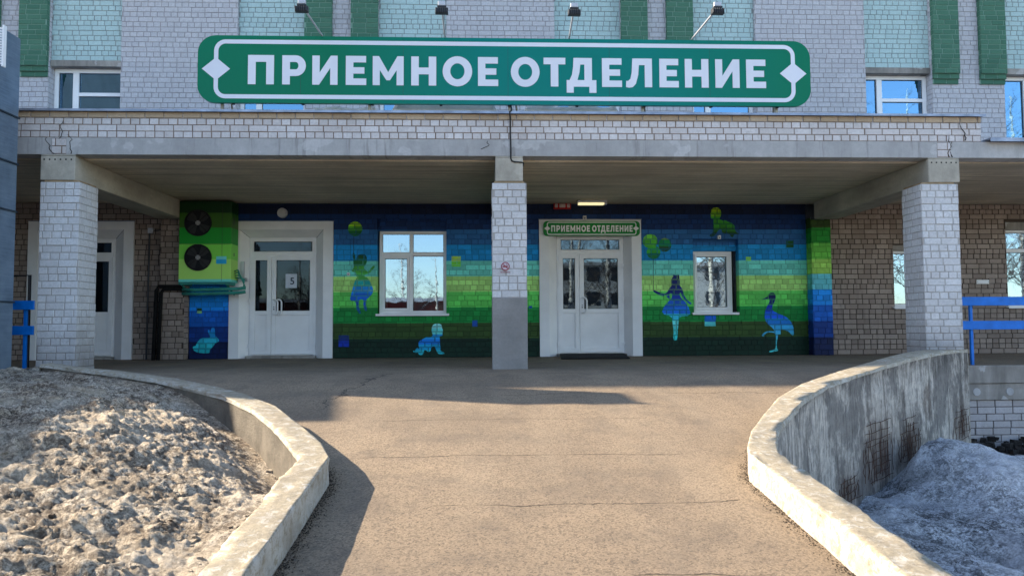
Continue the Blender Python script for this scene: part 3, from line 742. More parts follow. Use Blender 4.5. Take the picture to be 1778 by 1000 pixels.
while x < XP:
    e = min(x+2.4+rng.uniform(-.2, .2), XP+.05); m.box(x, e-.004, 10.40+rng.uniform(0, .008), 10.74, 3.637, 3.656+rng.uniform(0, .006)); m.box(x, e-.004, 10.39, 10.399, 3.622, 3.655); x = e
m.build('parapet_flashing', STEEL_W, B)
m = MB(); m.box(XP+.07, 13, 10.36, 10.8, 3.275, 3.30); m.box(XP+.07, 13, 10.35, 10.359, 3.245, 3.30); m.build('edge_flashing', STEEL_W, B)
# patch of bricks and crack over the end columns
for xx in (sum(H1)/2, sum(H3)/2):
    m = MB(); brickwall(m, (0, 10.445, 0), U, N, xx-.09, xx+.11, 3.03, 3.25, seed=int(xx*10), ch=.11, mode='run', L=.17, jit=.001, rec=.004); m.build('patch_brick', PARA_BR, B)
rg = random.Random(31)
for (cx_, z0_, z1_) in ((H1[0]+.18, 3.03, 3.26), (H1[1]-.06, 3.03, 3.3), (H3[1]-.1, 3.03, 3.35), (H3[0]+.32, 3.03, 3.26), (XP-.25, 3.28, 3.55), (ax(835, 255, 10.44), 3.12, 3.24), (ax(105, 230, 10.44), 3.2, 3.5)):
    m = MB(); p = []; x_ = cx_
    for i in range(9):
        p.append((x_, 10.449 - (.006 if z0_+(z1_-z0_)*i/8 > 3.263 else .0), z0_+(z1_-z0_)*i/8)); x_ += rg.uniform(-.035, .035)
    m.tube(p, rg.uniform(.004, .009), 5, .003); m.build('crack', DARKC, B)
# --- terrace edges outside the end columns, basement
m = MB(); m.box(C3[1]+.01, 13, 10.40, 10.62, -.26, -.005); m.build('terrace_slab', PLINTH, B, bevel=.01)
m = MB(); m.box(C3[1]+.02, 13, 10.42, 10.62, -.50, -.264); m.build('terrace_beam', PLINTH, B, bevel=.01)
m = MB(); brickwall(m, (0, 10.45, 0), U, N, C3[1]+.01, 13, -1.5, -.5, seed=80, mode='run'); m.box(C3[1]+.01, 13, 10.463, 10.62, -1.5, -.5); m.build('basement_wall', BASE_BR, B)
rg = random.Random(3); xx = 7.1
while xx < 12: m = MB(); m.disc(xx, -.38, .055, 10.411, 10.43, 18); m.build('cast_hole_plug', FASCIA, B); xx += rg.uniform(.45, .62)
m = MB(); m.box(-13, C1[0]-.05, 10.42, 10.62, -1.4, -.004); m.build('terrace_edge', PLINTH, B, bevel=.01)

# --- upper storey
px = lambda p: ax(p, 90, YW)
winseg = [(85, 210), (412, 530), (657, 775), (963, 1078), (1202, 1312), (1502, 1617), (1742, 1860), (-170, -48), (-440, -320)]
lil = [(210, 412), (775, 963), (1312, 1502), (1860, 2060), (-320, -170)]
piers = [(-48, 85), (530, 657), (1078, 1202), (1617, 1742), (2060, 2500), (-900, -440)]
ZU0, ZU1 = 3.27, 7.97
zl0 = az(889, 128, 14.7); zl1 = az(889, 113, 14.55); zg = az(889, 138, 14.35)
def jambs(m, a, b):   # visible jambs facing the windows
    for X_, nn in ((px(a), (-1, 0, 0)), (px(b), (1, 0, 0))):
        brickwall(m, (X_, 0, 0), (0, 1, 0), nn, YW+.014, YW+.24, ZU0, ZU1, seed=300+a, mode='alt', L=.2, mortar=True)
for nm, lst in (('lilac_panel', lil), ('brick_pier', piers)):
    for a, b in lst:
        m = MB(); brickwall(m, OW, U, N, px(a), px(b), ZU0, ZU1, seed=100+a, mode='alt'); jambs(m, a, b); m.build(nm, LILAC, B)
for a, b in winseg:
    m = MB(); brickwall(m, (0, 14.53, 0), U, N, px(a)+.002, px(b)-.002, zl1, ZU1, seed=400+a, mode='mix'); m.build('cyan_spandrel', CYAN, B)
    m = MB(); m.box(px(a)+.003, px(b)-.003, 14.5, 14.75, zl0, zl1-.003); m.build('window_head', PLINTH, B, bevel=.005)
for a, b in piers[:4]:
    x0, x1 = px(a), px(b); w = .53
    for g0, g1 in ((x0-.002, x0+w), (x1-w, x1+.002)):
        m = MB()
        for st, zz0, zz1 in ((.10, zg+.2, ZU1), (.065, zg+.1, zg+.2), (.03, zg, zg+.1)):
            brickwall(m, (0, YW-st, 0), U, N, g0, g1, zz0, zz1, seed=int(500+a+st*100), mode='run')
            for X_, nn in ((g0, (-1, 0, 0)), (g1, (1, 0, 0))):
                brickwall(m, (X_, 0, 0), (0, 1, 0), nn, YW-st+.014, YW, zz0, zz1, seed=int(600+a), mode='run')
            m.quad((g0, YW-st+.008, zz0), (g0, YW, zz0), (g1, YW, zz0), (g1, YW-st+.008, zz0), a=(.5, 0))
        m.build('green_pilaster', GREEN, B)

# --- windows
def window(x0, x1, z0, z1, y, splits, transoms, sash=(), sill=True, curtain=None, depth=1.0, refl=GLASS, sillw=.0, fw=.055, mh=.032):
    """splits: x fractions of mullions; transoms: {cell index: z fraction}; returns frame"""
    f = MB()
    f.box(x0, x1, y, y+.07, z0, z0+fw); f.box(x0, x1, y, y+.07, z1-fw, z1)
    f.box(x0, x0+fw, y+.001, y+.069, z0+fw, z1-fw); f.box(x1-fw, x1, y+.001, y+.069, z0+fw, z1-fw)
    xs = [x0+fw] + [v for s in splits for v in (x0+(x1-x0)*s-mh, x0+(x1-x0)*s+mh)] + [x1-fw]
    for s in splits: f.box(x0+(x1-x0)*s-mh, x0+(x1-x0)*s+mh, y-.002, y+.068, z0+fw, z1-fw)
    cells = []
    for i in range(0, len(xs), 2):
        a, b = xs[i], xs[i+1]; k = i//2
        if k in transoms:
            zt = z0+(z1-z0)*transoms[k]; f.box(a, b, y+.003, y+.066, zt-.035, zt+.035)
            cells += [(a, b, z0+fw, zt-.035, k, 0), (a, b, zt+.035, z1-fw, k, 1)]
        else: cells.append((a, b, z0+fw, z1-fw, k, 0))
    for (a, b, c, d, k, t) in cells:
        if (k, t) in sash:
            for bx in ((a+.002, b-.002, c+.002, c+.05), (a+.002, b-.002, d-.05, d-.002), (a+.002, a+.05, c+.05, d-.05), (b-.05, b-.002, c+.05, d-.05)):
                f.box(bx[0], bx[1], y-.02, y+.05, bx[2], bx[3])
    fr = f.build('window_frame', PVC, B, bevel=.004)
    g = MB(); g.quad((x0+.03, y+.045, z0+.03), (x1-.03, y+.045, z0+.03), (x1-.03, y+.045, z1-.03), (x0+.03, y+.045, z1-.03)); g.build('pane', refl, fr)
    gk = MB()
    for (a, b, c, d, k, t) in cells:
        o_ = .05 if (k, t) in sash else 0
        a += o_; b -= o_; c += o_; d -= o_; yy = y+.036
        for bx in ((a, b, c, c+.008), (a, b, d-.008, d), (a, a+.008, c+.008, d-.008), (b-.008, b, c+.008, d-.008)): gk.box(bx[0], bx[1], yy, yy+.006, bx[2], bx[3])
    gk.build('gasket', BLACK, fr)
    r = MB(); ya, yb = y+.072, y+.072+depth; a, b, c, d = x0-.05, x1+.05, z0-.05, z1+.05
    r.quad((a, yb, c), (b, yb, c), (b, yb, d), (a, yb, d)); r.quad((a, ya, c), (a, yb, c), (a, yb, d), (a, ya, d)); r.quad((b, ya, c), (b, yb, c), (b, yb, d), (b, ya, d))
    r.quad((a, ya, d), (b, ya, d), (b, yb, d), (a, yb, d)); r.quad((a, ya, c), (b, ya, c), (b, yb, c), (a, yb, c)); r.build('room', ROOMM, fr)
    if curtain:
        q = MB(); q.smooth = True
        for c0, c1 in curtain:
            n = 30; pv = None
            for i in range(n+1):
                xx = x0+(x1-x0)*(c0+(c1-c0)*i/n); yy = y+.2+.03*math.sin(i*1.7)
                if pv: q.quad((pv[0], pv[1], z0), (xx, yy, z0), (xx, yy, z1), (pv[0], pv[1], z1))
                pv = (xx, yy)
        q.build('curtain', CURT, fr)
    if sill:
        s = MB(); s.box(x0-.05-sillw, x1+.06+sillw, YW-.07, y+.02, z0-.028, z0-.003); s.box(x0-.05-sillw, x1+.06+sillw, YW-.074, YW-.0705, z0-.048, z0-.004); s.build('sill', PVC, fr, bevel=.003)
    return fr
window(WA['x0']+.03, WA['x1']-.004, WA['z0']+.02, WA['zf'], 14.55, [.475], {0: .72, 1: .72}, sash=((0, 0),), curtain=[(.02, .10)])
window(WB['x0']+.004, WB['x1']-.09, WB['z0']+.02, WB['zf'], 14.6, [], {}, sash=((0, 0),), curtain=[(0, .12)])
window(WC['x0']+.004, WC['x1']-.03, WC['z0']+.02, WC['zf'], 14.56, [], {}, sash=())
window(WD['x0']+.004, WD['x1']-.03, WD['z0']+.02, WD['zf'], 14.56, [.5], {0: .73, 1: .73}, curtain=[(0, .3)])
for a, b in winseg:
    x0, x1 = px(a)+.01, px(b)-.01
    if a == 85: window(x0-.008, x1+.008, 3.9, zl0-.003, 14.66, [.30], {1: .72 if True else 0}, sill=False, curtain=None, refl=GLASSB, fw=.075, mh=.055)
    elif a in (412, 657, 963, 1202, 1502): window(x0-.008, x1+.008, 3.9, zl0-.003, 14.66, [.28], {1: .72}, sill=False, curtain=[(0, .08)], refl=GLASSB, fw=.075, mh=.055)
    else: window(x0, x1, 3.4, zl0-.003, 14.66, [.42], {1: .6}, sill=False, refl=GLASSB, fw=.075, mh=.055)
for a, b in winseg:
    m = MB(); z_ = 3.4 if a in (1742, -170, -440) else 3.9
    brickwall(m, (0, 14.6, 0), U, N, px(a)+.002, px(b)-.002, ZU0, z_-.02, seed=700+a, mode='alt'); m.build('apron_brickwork', LILAC, B)

# --- portals and doors
def portal(p, label, side_glass=True, notice=False):
    x0, x1, zt, bx0, bx1, bzt, yb = p['x0'], p['x1'], p['zt'], p['bx0'], p['bx1'], p['bzt'], p['yb']
    yf = YW-.035; ix0, ix1, izt = x0+.19, x1-.19, zt-.16
    m = MB()
    outer = [(x0, 0), (x0, zt), (x1, zt), (x1, 0)]
    inner = [(ix0, 0), (ix0, izt), (ix1, izt), (ix1, 0)]
    back = [(bx0, 0), (bx0, bzt), (bx1, bzt), (bx1, 0)]
    for i in range(3):
        (a, b), (c, d), (e, f), (g, h) = outer[i], outer[i+1], inner[i+1], inner[i]
        m.quad((g, yf, h), (e, yf, f), (c, yf, d), (a, yf, b))
        (k, l), (o_, q) = back[i], back[i+1]
        m.quad((k, yb, l), (o_, yb, q), (e, yf, f), (g, yf, h))
        m.quad((a, yf, b), (c, yf, d), (c, YW+.05, d), (a, YW+.05, b))
    sr = m.build('door_surround', PANEL, B, label)
    sr.modifiers.new('s', 'SOLIDIFY').thickness = .002
    # trim: metal cap line on top
    c = MB(); c.box(x0-.01, x1+.01, yf-.012, YW, zt+.001, zt+.012); c.build('cap_strip', STEEL_W, sr)
    # mitre joints
    c = MB()
    for (g, h), (k, l) in ((inner[1], back[1]), (inner[2], back[2])):
        c.tube([(g, yf-.001, h), (k, yb-.004, l)], .003, 4)
    c.build('mitre_joint', DGREY, sr)
    st = MB(); st.box(bx0-.02, bx1+.02, yf+.02, yb+.1, -.001, p['bzb']); st.build('threshold', PLINTH, sr, bevel=.008)
    # frame
    z0, z1 = p['bzb']+.001, bzt-.002; a, b = bx0+.003, bx1-.003; W = b-a; fw = .06; yd = yb-.005
    ztr = z1 - .20*1.0
    ztr = z0 + (z1-z0)*.865
    f = MB(); f.box(a, b, yd, yd+.07, z1-fw, z1); f.box(a, a+fw, yd+.001, yd+.069, z0, z1-fw); f.box(b-fw, b, yd+.001, yd+.069, z0, z1-fw); f.box(a+fw, b-fw, yd-.001, yd+.068, ztr-.05, ztr+.025)
    f.box(a+fw, b-fw, yd+.02, yd+.066, z0, z0+.02)
    d = f.build('door', PVC, B, bevel=.004)
    # transom sash
    tb = MB()
    def ring(mb, x0_, x1_, c0, c1, w, y0, y1):
        mb.box(x0_, x1_, y0, y1, c0, c0+w); mb.box(x0_, x1_, y0, y1, c1-w, c1); mb.box(x0_, x0_+w, y0+.001, y1-.001, c0+w, c1-w); mb.box(x1_-w, x1_, y0+.001, y1-.001, c0+w, c1-w)
    ring(tb, a+fw-.005, b-fw+.005, ztr+.02, z1-fw+.008, .022, yd-.008, yd+.05); tb.build('transom_sash', PVC, d, bevel=.003)
    xs = a + W*.335; zt_ = ztr-.045; lb = z0+.022
    panes = [(a+fw+.02, b-fw-.02, ztr+.04, z1-fw-.012)]
    for (l0, l1) in ((a+fw-.03, xs-.003), (xs+.003, b-fw+.03)):
        lf = MB(); w = .085; zm = lb+(zt_-lb)*.42
        lf.box(l0, l1, yd-.022, yd+.04, lb, lb+w); lf.box(l0, l1, yd-.022, yd+.04, zt_-w, zt_); lf.box(l0, l0+w, yd-.021, yd+.039, lb+w, zt_-w); lf.box(l1-w, l1, yd-.021, yd+.039, lb+w, zt_-w); lf.box(l0+w, l1-w, yd-.0205, yd+.039, zm-.04, zm+.04)
        lf.box(l0+w, l1-w, yd+.0, yd+.03, lb+w, zm-.04)
        ring(lf, l0+w+.012, l1-w-.012, lb+w+.012, zm-.052, .012, yd-.006, yd+.002)
        lf.build('leaf', PVC, d, bevel=.004)
        panes.append((l0+w-.003, l1-w+.003, zm+.037, zt_-w+.003))
    g = MB()
    for q in panes: g.quad((q[0], yd+.012, q[2]), (q[1], yd+.012, q[2]), (q[1], yd+.012, q[3]), (q[0], yd+.012, q[3]))
    g.build('door_glass', DGLASS if p is P7 else DGLASS2, d)
    gk = MB()
    for q in panes:
        ring(gk, q[0]+.002, q[1]-.002, q[2]+.002, q[3]-.002, .009, yd+.003, yd+.009)
    gk.build('gasket', BLACK, d)
    r = MB(); r.box(a+.01, b-.01, yd+.5, yd+.52, 0, z1); r.box(a+.01, a+.02, yd+.072, yd+.5, 0, z1); r.box(b-.02, b-.01, yd+.072, yd+.5, 0, z1); r.box(a+.02, b-.02, yd+.072, yd+.5, z1-.02, z1-.01); r.build('vestibule', DARK, d)
    # hinges
    hg = MB()
    for zz in (z0+.2, z0+(zt_-z0)*.56, zt_-.22):
        for xx in (l1+.012, a+fw-.045): hg.box(xx-.03, xx+.03, yd-.038, yd-.023, zz-.012, zz+.012); hg.box(xx-.012, xx+.012, yd-.045, yd-.023, zz-.06, zz+.02)
    hg.build('hinge', PVC, d, bevel=.003)
    # handle bows
    zh = lb+(zt_-lb)*.40
    for k in ((0, 1) if notice else (0,)):
        h = MB(); h.smooth = True; x_ = xs+.045+k*.075
        h.tube([(x_, yd-.02, zh), (x_+.03, yd-.05, zh), (x_+.075, yd-.065, zh+.02), (x_+.09, yd-.07, zh+.06), (x_+.09, yd-.07, zh+.24), (x_+.075, yd-.065, zh+.28), (x_+.03, yd-.05, zh+.3), (x_, yd-.02, zh+.3)], .016, 8)
        h.build('handle', PVC, d)
    lk = MB(); lk.disc(xs+.05, zh+.11, .012, yd-.03, yd-.02, 12); lk.disc(xs+.05, zh+.15, .009, yd-.03, yd-.02, 12); lk.build('lock', DGREY, d)
    return yd
yd5 = portal(P5, 'white panel surround of the door numbered 5', notice=True)
yd7 = portal(P7, 'white panel surround under the small green sign')
portal(P3, 'white panel surround half hidden by the left column')

# --- rest of the block (roof line above the frame throws the long shade)
m = MB(); HB = 12.3
m.box(-60, 60, 16.2, 30, -1, HB); m.box(-60, 60, YW+.02, 16.2, ZU1, HB)
m.box(-60, -14, YW+.02, 16.2, -1, ZU1); m.box(14, 60, YW+.02, 16.2, -1, ZU1)
m.build('rear_block', LILAC, B)
m = MB(); m.box(-60.3, 60.3, YW-.3, 30.3, HB, HB+.25); m.build('roof', FASCIA, B)
W_ = MB(); W_.box(-60, -11.9, 9.75, 14.0, -1.4, 6.1)  # blocks out of view, added to cast shadows on ramp and left heap
W_.box(-60, -9.95, -3, 9.4, -1.4, 4.1)
tag(W_.build('shadow_mass', LILAC), 'unseen blocks added left of the porch to shade the ramp and snow', 'building')

# ================================================================== MURAL FIGURES (painted on the bricks)
def clip(poly, x0, x1, z0, z1):
    for ax_, lim, sg in ((0, x0, 1), (0, x1, -1), (1, z0, 1), (1, z1, -1)):
        out = []
        for i in range(len(poly)):
            p, q = poly[i-1], poly[i]
            ip = (p[ax_]-lim)*sg >= 0; iq = (q[ax_]-lim)*sg >= 0
            if ip != iq:
                t = (lim-p[ax_])/(q[ax_]-p[ax_]); r_ = (p[0]+(q[0]-p[0])*t, p[1]+(q[1]-p[1])*t); out.append(r_)
            if iq: out.append(q)
        poly = out
        if not poly: return []
    return poly
def area(p): return sum(p[i-1][0]*p[i][1]-p[i][0]*p[i-1][1] for i in range(len(p)))/2
def smooth_poly(p, n=2):
    for _ in range(n):
        q = []
        for i in range(len(p)):
            a, b = p[i], p[(i+1) % len(p)]
            q += [(a[0]*.75+b[0]*.25, a[1]*.75+b[1]*.25), (a[0]*.25+b[0]*.75, a[1]*.25+b[1]*.75)]
        p = q
    return p
def paint(name, polys, mat, label, base=0, sm=1):
    m = MB(); rr = random.Random(9)
    for P_ in polys:
        pw = [at(x, y, YW) for x, y in P_]
        if sm: pw = smooth_poly(pw, sm)
        if area(pw) < 0: pw = pw[::-1]
        bx0, bx1 = min(p[0] for p in pw), max(p[0] for p in pw); bz0, bz1 = min(p[1] for p in pw), max(p[1] for p in pw)
        for (x0, x1, z0, z1, d) in mural_rects:
            if x1 < bx0 or x0 > bx1 or z1 < bz0 or z0 > bz1: continue
            c = clip(pw, x0, x1, z0, z1)
            if len(c) < 3 or abs(area(c)) < 2e-5: continue
            m.prism([c], YW-d-.0012-base, YW-d-.0012-base, a=(rr.random(), 0))
        m.prism([pw], YW+.007-.0014-base, YW+.007-.0014-base, a=(.5, 1))
    return m.build(name, mat, MW, label)
def fig(z_top, z_bot, cols, name, xref=600):
    """painted gradient in brick-course bands from the figure's top colour to its bottom colour"""
    e = [az(xref, z_bot + (z_top-z_bot)*i/len(cols), YW) for i in range(1, len(cols))]
    return stripes_mat(name, e, cols[::-1])
def off(pts, ox, oy, sc): return [(ox + x/sc, oy + y/sc) for x, y in pts]
GB = fig(385, 410, [K(120,170,30), K(60,130,30), K(10,80,40)], 'balloon_paint')
def circ(cx, cy, r, ry=None, n=20): return [(cx+r*math.cos(2*math.pi*k/n), cy+(ry or r)*math.sin(2*math.pi*k/n)) for k in range(n)]
paint('painted_balloon', [off(circ(157, 103, 74, 76), 590, 380, 5.885)], GB, 'green balloon painted above the girl left of the window', sm=0)
G1 = fig(438, 546, [K(10,58,30), K(20,84,40), K(50,120,44), K(60,140,60), K(20,130,130), K(20,110,180), K(10,80,170), K(8,60,140), K(10,70,120)], 'girl_paint')
o1 = (590, 380, 5.885)
girl = [(133,350),(150,352),(158,385),(155,400),(165,430),(170,395),(190,368),(222,358),(255,364),(275,385),(279,425),(268,465),(245,490),(252,512),(278,536),(300,530),(320,500),(345,475),(362,488),(345,510),(318,540),(290,565),(258,566),(250,590),(285,600),(325,670),(345,735),(325,775),(300,800),(272,820),(268,860),(268,880),(282,930),(270,945),(248,925),(240,880),(246,825),(198,822),(192,870),(200,920),(218,955),(210,972),(185,955),(168,915),(165,840),(100,838),(118,760),(150,640),(180,595),(168,590),(170,548),(125,540),(118,528),(140,505),(145,485),(138,450),(140,410),(130,380)]
paint('painted_girl', [off(girl, *o1)], G1, 'silhouette of a girl holding a balloon, left of the window')
STR = plain('thin_dark_paint', (.006,.02,.03,1), .6, bump=0)
paint('painted_string', [off([(141,178),(147,178),(145,352),(139,352)], *o1)], STR, 'balloon string', sm=0, base=.0008)
BABY = fig(562, 617, [K(110,190,205), K(80,175,200), K(20,120,200), K(8,95,180), K(10,125,165), K(30,150,165)], 'baby_paint', 745)
o2 = (710, 550, 14.29)
baby = [(620,180),(700,165),(780,175),(815,215),(822,290),(845,315),(838,350),(848,370),(835,400),(840,445),(825,470),(770,475),(765,520),(770,690),(785,760),(775,840),(840,860),(885,900),(870,925),(740,925),(705,885),(660,790),(635,715),(545,765),(550,820),(520,865),(470,870),(425,825),(375,825),(372,880),(340,935),(290,950),(245,930),(225,880),(170,890),(110,870),(102,845),(150,840),(180,785),(215,770),(260,800),(235,700),(235,640),(270,590),(370,535),(440,500),(510,515),(600,465),(575,400),(560,320),(575,230)]
paint('painted_baby', [off(baby, *o2)], BABY, 'pale blue crawling baby painted low beside the middle column')
o4 = (1220, 350, 14.29)
gb = [(225,180),(300,148),(390,155),(445,210),(462,300),(445,380),(410,430),(500,480),(560,465),(620,500),(720,530),(790,600),(795,680),(830,760),(915,805),(860,815),(790,810),(760,870),(740,890),(700,870),(660,800),(480,790),(470,700),(420,690),(370,740),(320,830),(260,865),(165,862),(190,815),(240,790),(265,690),(262,560),(275,440),(205,420),(200,370),(205,330),(188,300),(210,270)]
G4 = fig(360, 412, [K(120,150,10), K(84,136,24), K(44,122,34), K(36,110,30), K(30,90,30), K(10,56,24)], 'green_baby_paint', 1255)
paint('painted_baby', [off(gb, *o4)], G4, 'green crawling baby painted above the small window')
o3 = (1110, 400, 5.0)
GB2 = fig(405, 452, [K(84,160,50), K(60,140,40), K(40,130,44), K(10,90,44)], 'balloons_paint', 1140)
GB3 = fig(405, 452, [K(110,150,20), K(10,110,60), K(24,64,40), K(24,64,40)], 'olive_balloon_paint', 1140)
paint('painted_balloon', [off(circ(95,95,65,63), *o3)], GB2, 'upper left balloon of the painted bunch of three', sm=0)
paint('painted_balloon', [off(circ(222,127,56,60), *o3)], GB3, 'right balloon of the painted bunch of three', sm=0, base=.0006)
paint('painted_balloon', [off(circ(123,190,60,60), *o3)], GB2, 'lowest balloon of the painted bunch of three', sm=0, base=.0012)
paint('painted_string', [off([(118,250),(123,250),(124,520),(119,520)], *o3)], STR, 'string of the balloon bunch', sm=0, base=.0008)
girl2 = [(292,380),(315,392),(348,385),(345,405),(352,430),(350,480),(372,500),(385,550),(400,585),(430,615),(455,632),(448,645),(430,635),(395,605),(372,575),(355,530),(348,570),(400,620),(435,680),(445,740),(345,748),(342,800),(332,880),(332,920),(325,955),(300,955),(293,920),(300,885),(288,800),(284,748),(192,722),(215,660),(250,620),(288,580),(278,540),(245,572),(190,570),(130,540),(118,522),(130,518),(190,545),(235,550),(262,500),(282,482),(276,440),(284,412),(295,402)]
G2 = fig(476, 592, [K(4,20,70), K(4,22,80), K(4,26,92), K(6,40,120), K(10,66,150), K(16,88,176), K(40,150,214), K(80,190,214), K(60,180,190), K(40,180,180)], 'dress_girl_paint', 1172)
paint('painted_girl', [off(girl2, *o3)], G2, 'silhouette of a girl in a flared dress holding three balloons')
o5 = (1310, 500, 8.33)
bird = [(190,125),(205,85),(240,66),(285,70),(308,105),(305,160),(285,210),(258,258),(252,310),(290,345),(350,370),(450,410),(510,465),(548,520),(570,600),(570,690),(535,680),(500,630),(430,605),(375,600),(380,640),(378,675),(345,670),(338,700),(325,800),(322,870),(352,905),(300,915),(220,932),(210,912),(260,898),(305,880),(312,800),(308,650),(225,636),(180,645),(150,670),(130,700),(103,690),(120,660),(165,628),(240,625),(290,630),(272,585),(175,505),(145,430),(150,340),(180,265),(220,200),(215,160),(180,160),(85,178),(150,145)]
G5 = fig(506, 612, [K(3,20,66), K(4,26,84), K(6,40,140), K(10,70,180), K(14,100,190), K(40,130,180), K(50,140,180), K(60,160,180), K(60,170,190)], 'crane_paint', 1350)
paint('painted_crane_bird', [off(bird, *o5)], G5, 'long-legged crane bird painted near the right end of the mural')
o6 = (320, 560, 16.66)
rab = [(680,215),(710,205),(750,235),(775,210),(790,150),(830,130),(870,150),(890,230),(880,370),(950,430),(1015,520),(960,570),(880,600),(860,660),(800,720),(735,790),(735,880),(600,890),(400,870),(270,810),(240,720),(270,680),(330,680),(345,620),(380,560),(470,460),(560,440),(750,440),(740,370),(690,310)]
G6 = fig(567, 615, [K(20,110,175), K(14,120,175), K(30,145,165), K(30,150,160), K(20,135,145)], 'rabbit_paint', 358)
paint('painted_rabbit', [off(rab, *o6)], G6, 'turquoise rabbit painted under the air conditioner')
def blk(x0, x1, y0, y1, c, label, k):
    return paint('painted_block', [[(x0,y0),(x1,y0),(x1,y1),(x0,y1)]], plain('block_paint_%d' % k, c, .6, bump=0), label, sm=0)
for k, (x0, x1, y0, y1, c, l) in enumerate([
    (784,800,445,454,K(140,180,60),'yellow-green painted block right of the larger window'),(784,800,454.5,463,K(90,165,40),'green painted block right of the larger window'),
    (820,829,556,567,K(14,60,130),'small blue painted block beside the middle column'),(588,606,582,592,K(8,34,92),'navy painted block low beside the door numbered 5'),(588,606,592,602,K(6,40,140),'blue painted block low beside the door numbered 5'),
    (1365,1378,418,430,K(14,66,30),'dark green painted block high near the right pilaster'),(1295,1304,446,453,K(110,190,60),'light green painted block right of the small window'),
    (1223.5,1243,548,558,K(10,80,170),'blue painted block below the small window'),(1223.5,1243,558.5,566,K(70,170,210),'pale blue painted block below the small window'),
    (342,350.5,535,539.5,K(20,50,20),'dark green painted block above the rabbit'),(342,350.5,540,544,K(120,170,60),'light green painted block above the rabbit'),(918,924,531,535,K(10,60,130),'tiny blue painted block right of the middle column')]):
    blk(x0, x1, y0, y1, c, l, k)

# ================================================================== SIGNS
def arc(cx, cy, rx, ry, a0, a1, n=14): return [(cx+rx*math.cos(R(a0+(a1-a0)*i/n)), cy+ry*math.sin(R(a0+(a1-a0)*i/n))) for i in range(n+1)]
def glyph(ch):
    v, h = .28, .235
    if ch == 'П': return .94, [[(0,0),(0,1),(.94,1),(.94,0),(.66,0),(.66,.765),(.28,.765),(.28,0)]]
    if ch == 'Р':
        w = .86; return w, [[(0,0),(0,1),(w-.37,1)] + arc(w-.37,.645,.37,.355,90,-90)[1:] + [(.28,.29),(.28,0)], [(.28,.52)] + arc(w-.37,.645,.10,.125,-90,90) + [(.28,.77)]]
    if ch == 'И':
        w = .93; return w, [[(0,0),(0,1),(.27,1),(.27,.42),(w-.25,1),(w,1),(w,0),(w-.27,0),(w-.27,.58),(.25,0)]]
    if ch == 'Е': return .76, [[(0,0),(0,1),(.75,1),(.75,.775),(.28,.775),(.28,.61),(.69,.61),(.69,.39),(.28,.39),(.28,.225),(.76,.225),(.76,0)]]
    if ch == 'М':
        w = 1.14; c = w/2; return w, [[(0,0),(0,1),(.23,1),(c,.45),(w-.23,1),(w,1),(w,0),(w-.26,0),(w-.26,.52),(c+.065,.17),(c-.065,.17),(.26,.52),(.26,0)]]
    if ch == 'Н':
        w = .93; return w, [[(0,0),(0,1),(.28,1),(.28,.62),(w-.28,.62),(w-.28,1),(w,1),(w,0),(w-.28,0),(w-.28,.385),(.28,.385),(.28,0)]]
    if ch == 'О': return 1.1, [arc(.55,.5,.55,.52,0,360,36)[:-1], arc(.55,.5,.265,.275,0,-360,36)[:-1]]
    if ch == 'Т': return .8, [[(0,1),(.8,1),(.8,.77),(.54,.77),(.54,0),(.26,0),(.26,.77),(0,.77)]]
    if ch == 'Д':
        w = 1.1; return w, [[(0,-.21),(0,.23),(.11,.23),(.2,.42),(.245,.7),(.26,1),(.94,1),(.94,.23),(w,.23),(w,-.21),(w-.26,-.21),(w-.26,0),(.26,0),(.26,-.21)], [(.4,.23),(.66,.23),(.66,.77),(.51,.77),(.48,.5)]]
    if ch == 'Л': return 1.0, [[(1,1),(1,0),(.72,0),(.72,.77),(.5,.77),(.47,.42),(.38,.12),(.26,.0),(.12,-.02),(0,0),(.01,.22),(.08,.215),(.17,.29),(.22,.5),(.25,1)]]
LET = [('П',428,472),('Р',486,526),('И',537,580),('Е',594,629),('М',640,693),('Н',706,749),('О',760,811),('Е',821,856),('О',878,928),('Т',935,973),('Д',975,1027),('Е',1037,1072),('Л',1079,1125),('Е',1138,1172),('Н',1183,1225),('И',1237,1280),('Е',1292,1327)]
def rrect(x0, x1, z0, z1, r, n=10):
    return arc(x1-r, z1-r, r, r, 90, 0, n) + arc(x1-r, z0+r, r, r, 0, -90, n) + arc(x0+r, z0+r, r, r, -90, -180, n) + arc(x0+r, z1-r, r, r, 180, 90, n)
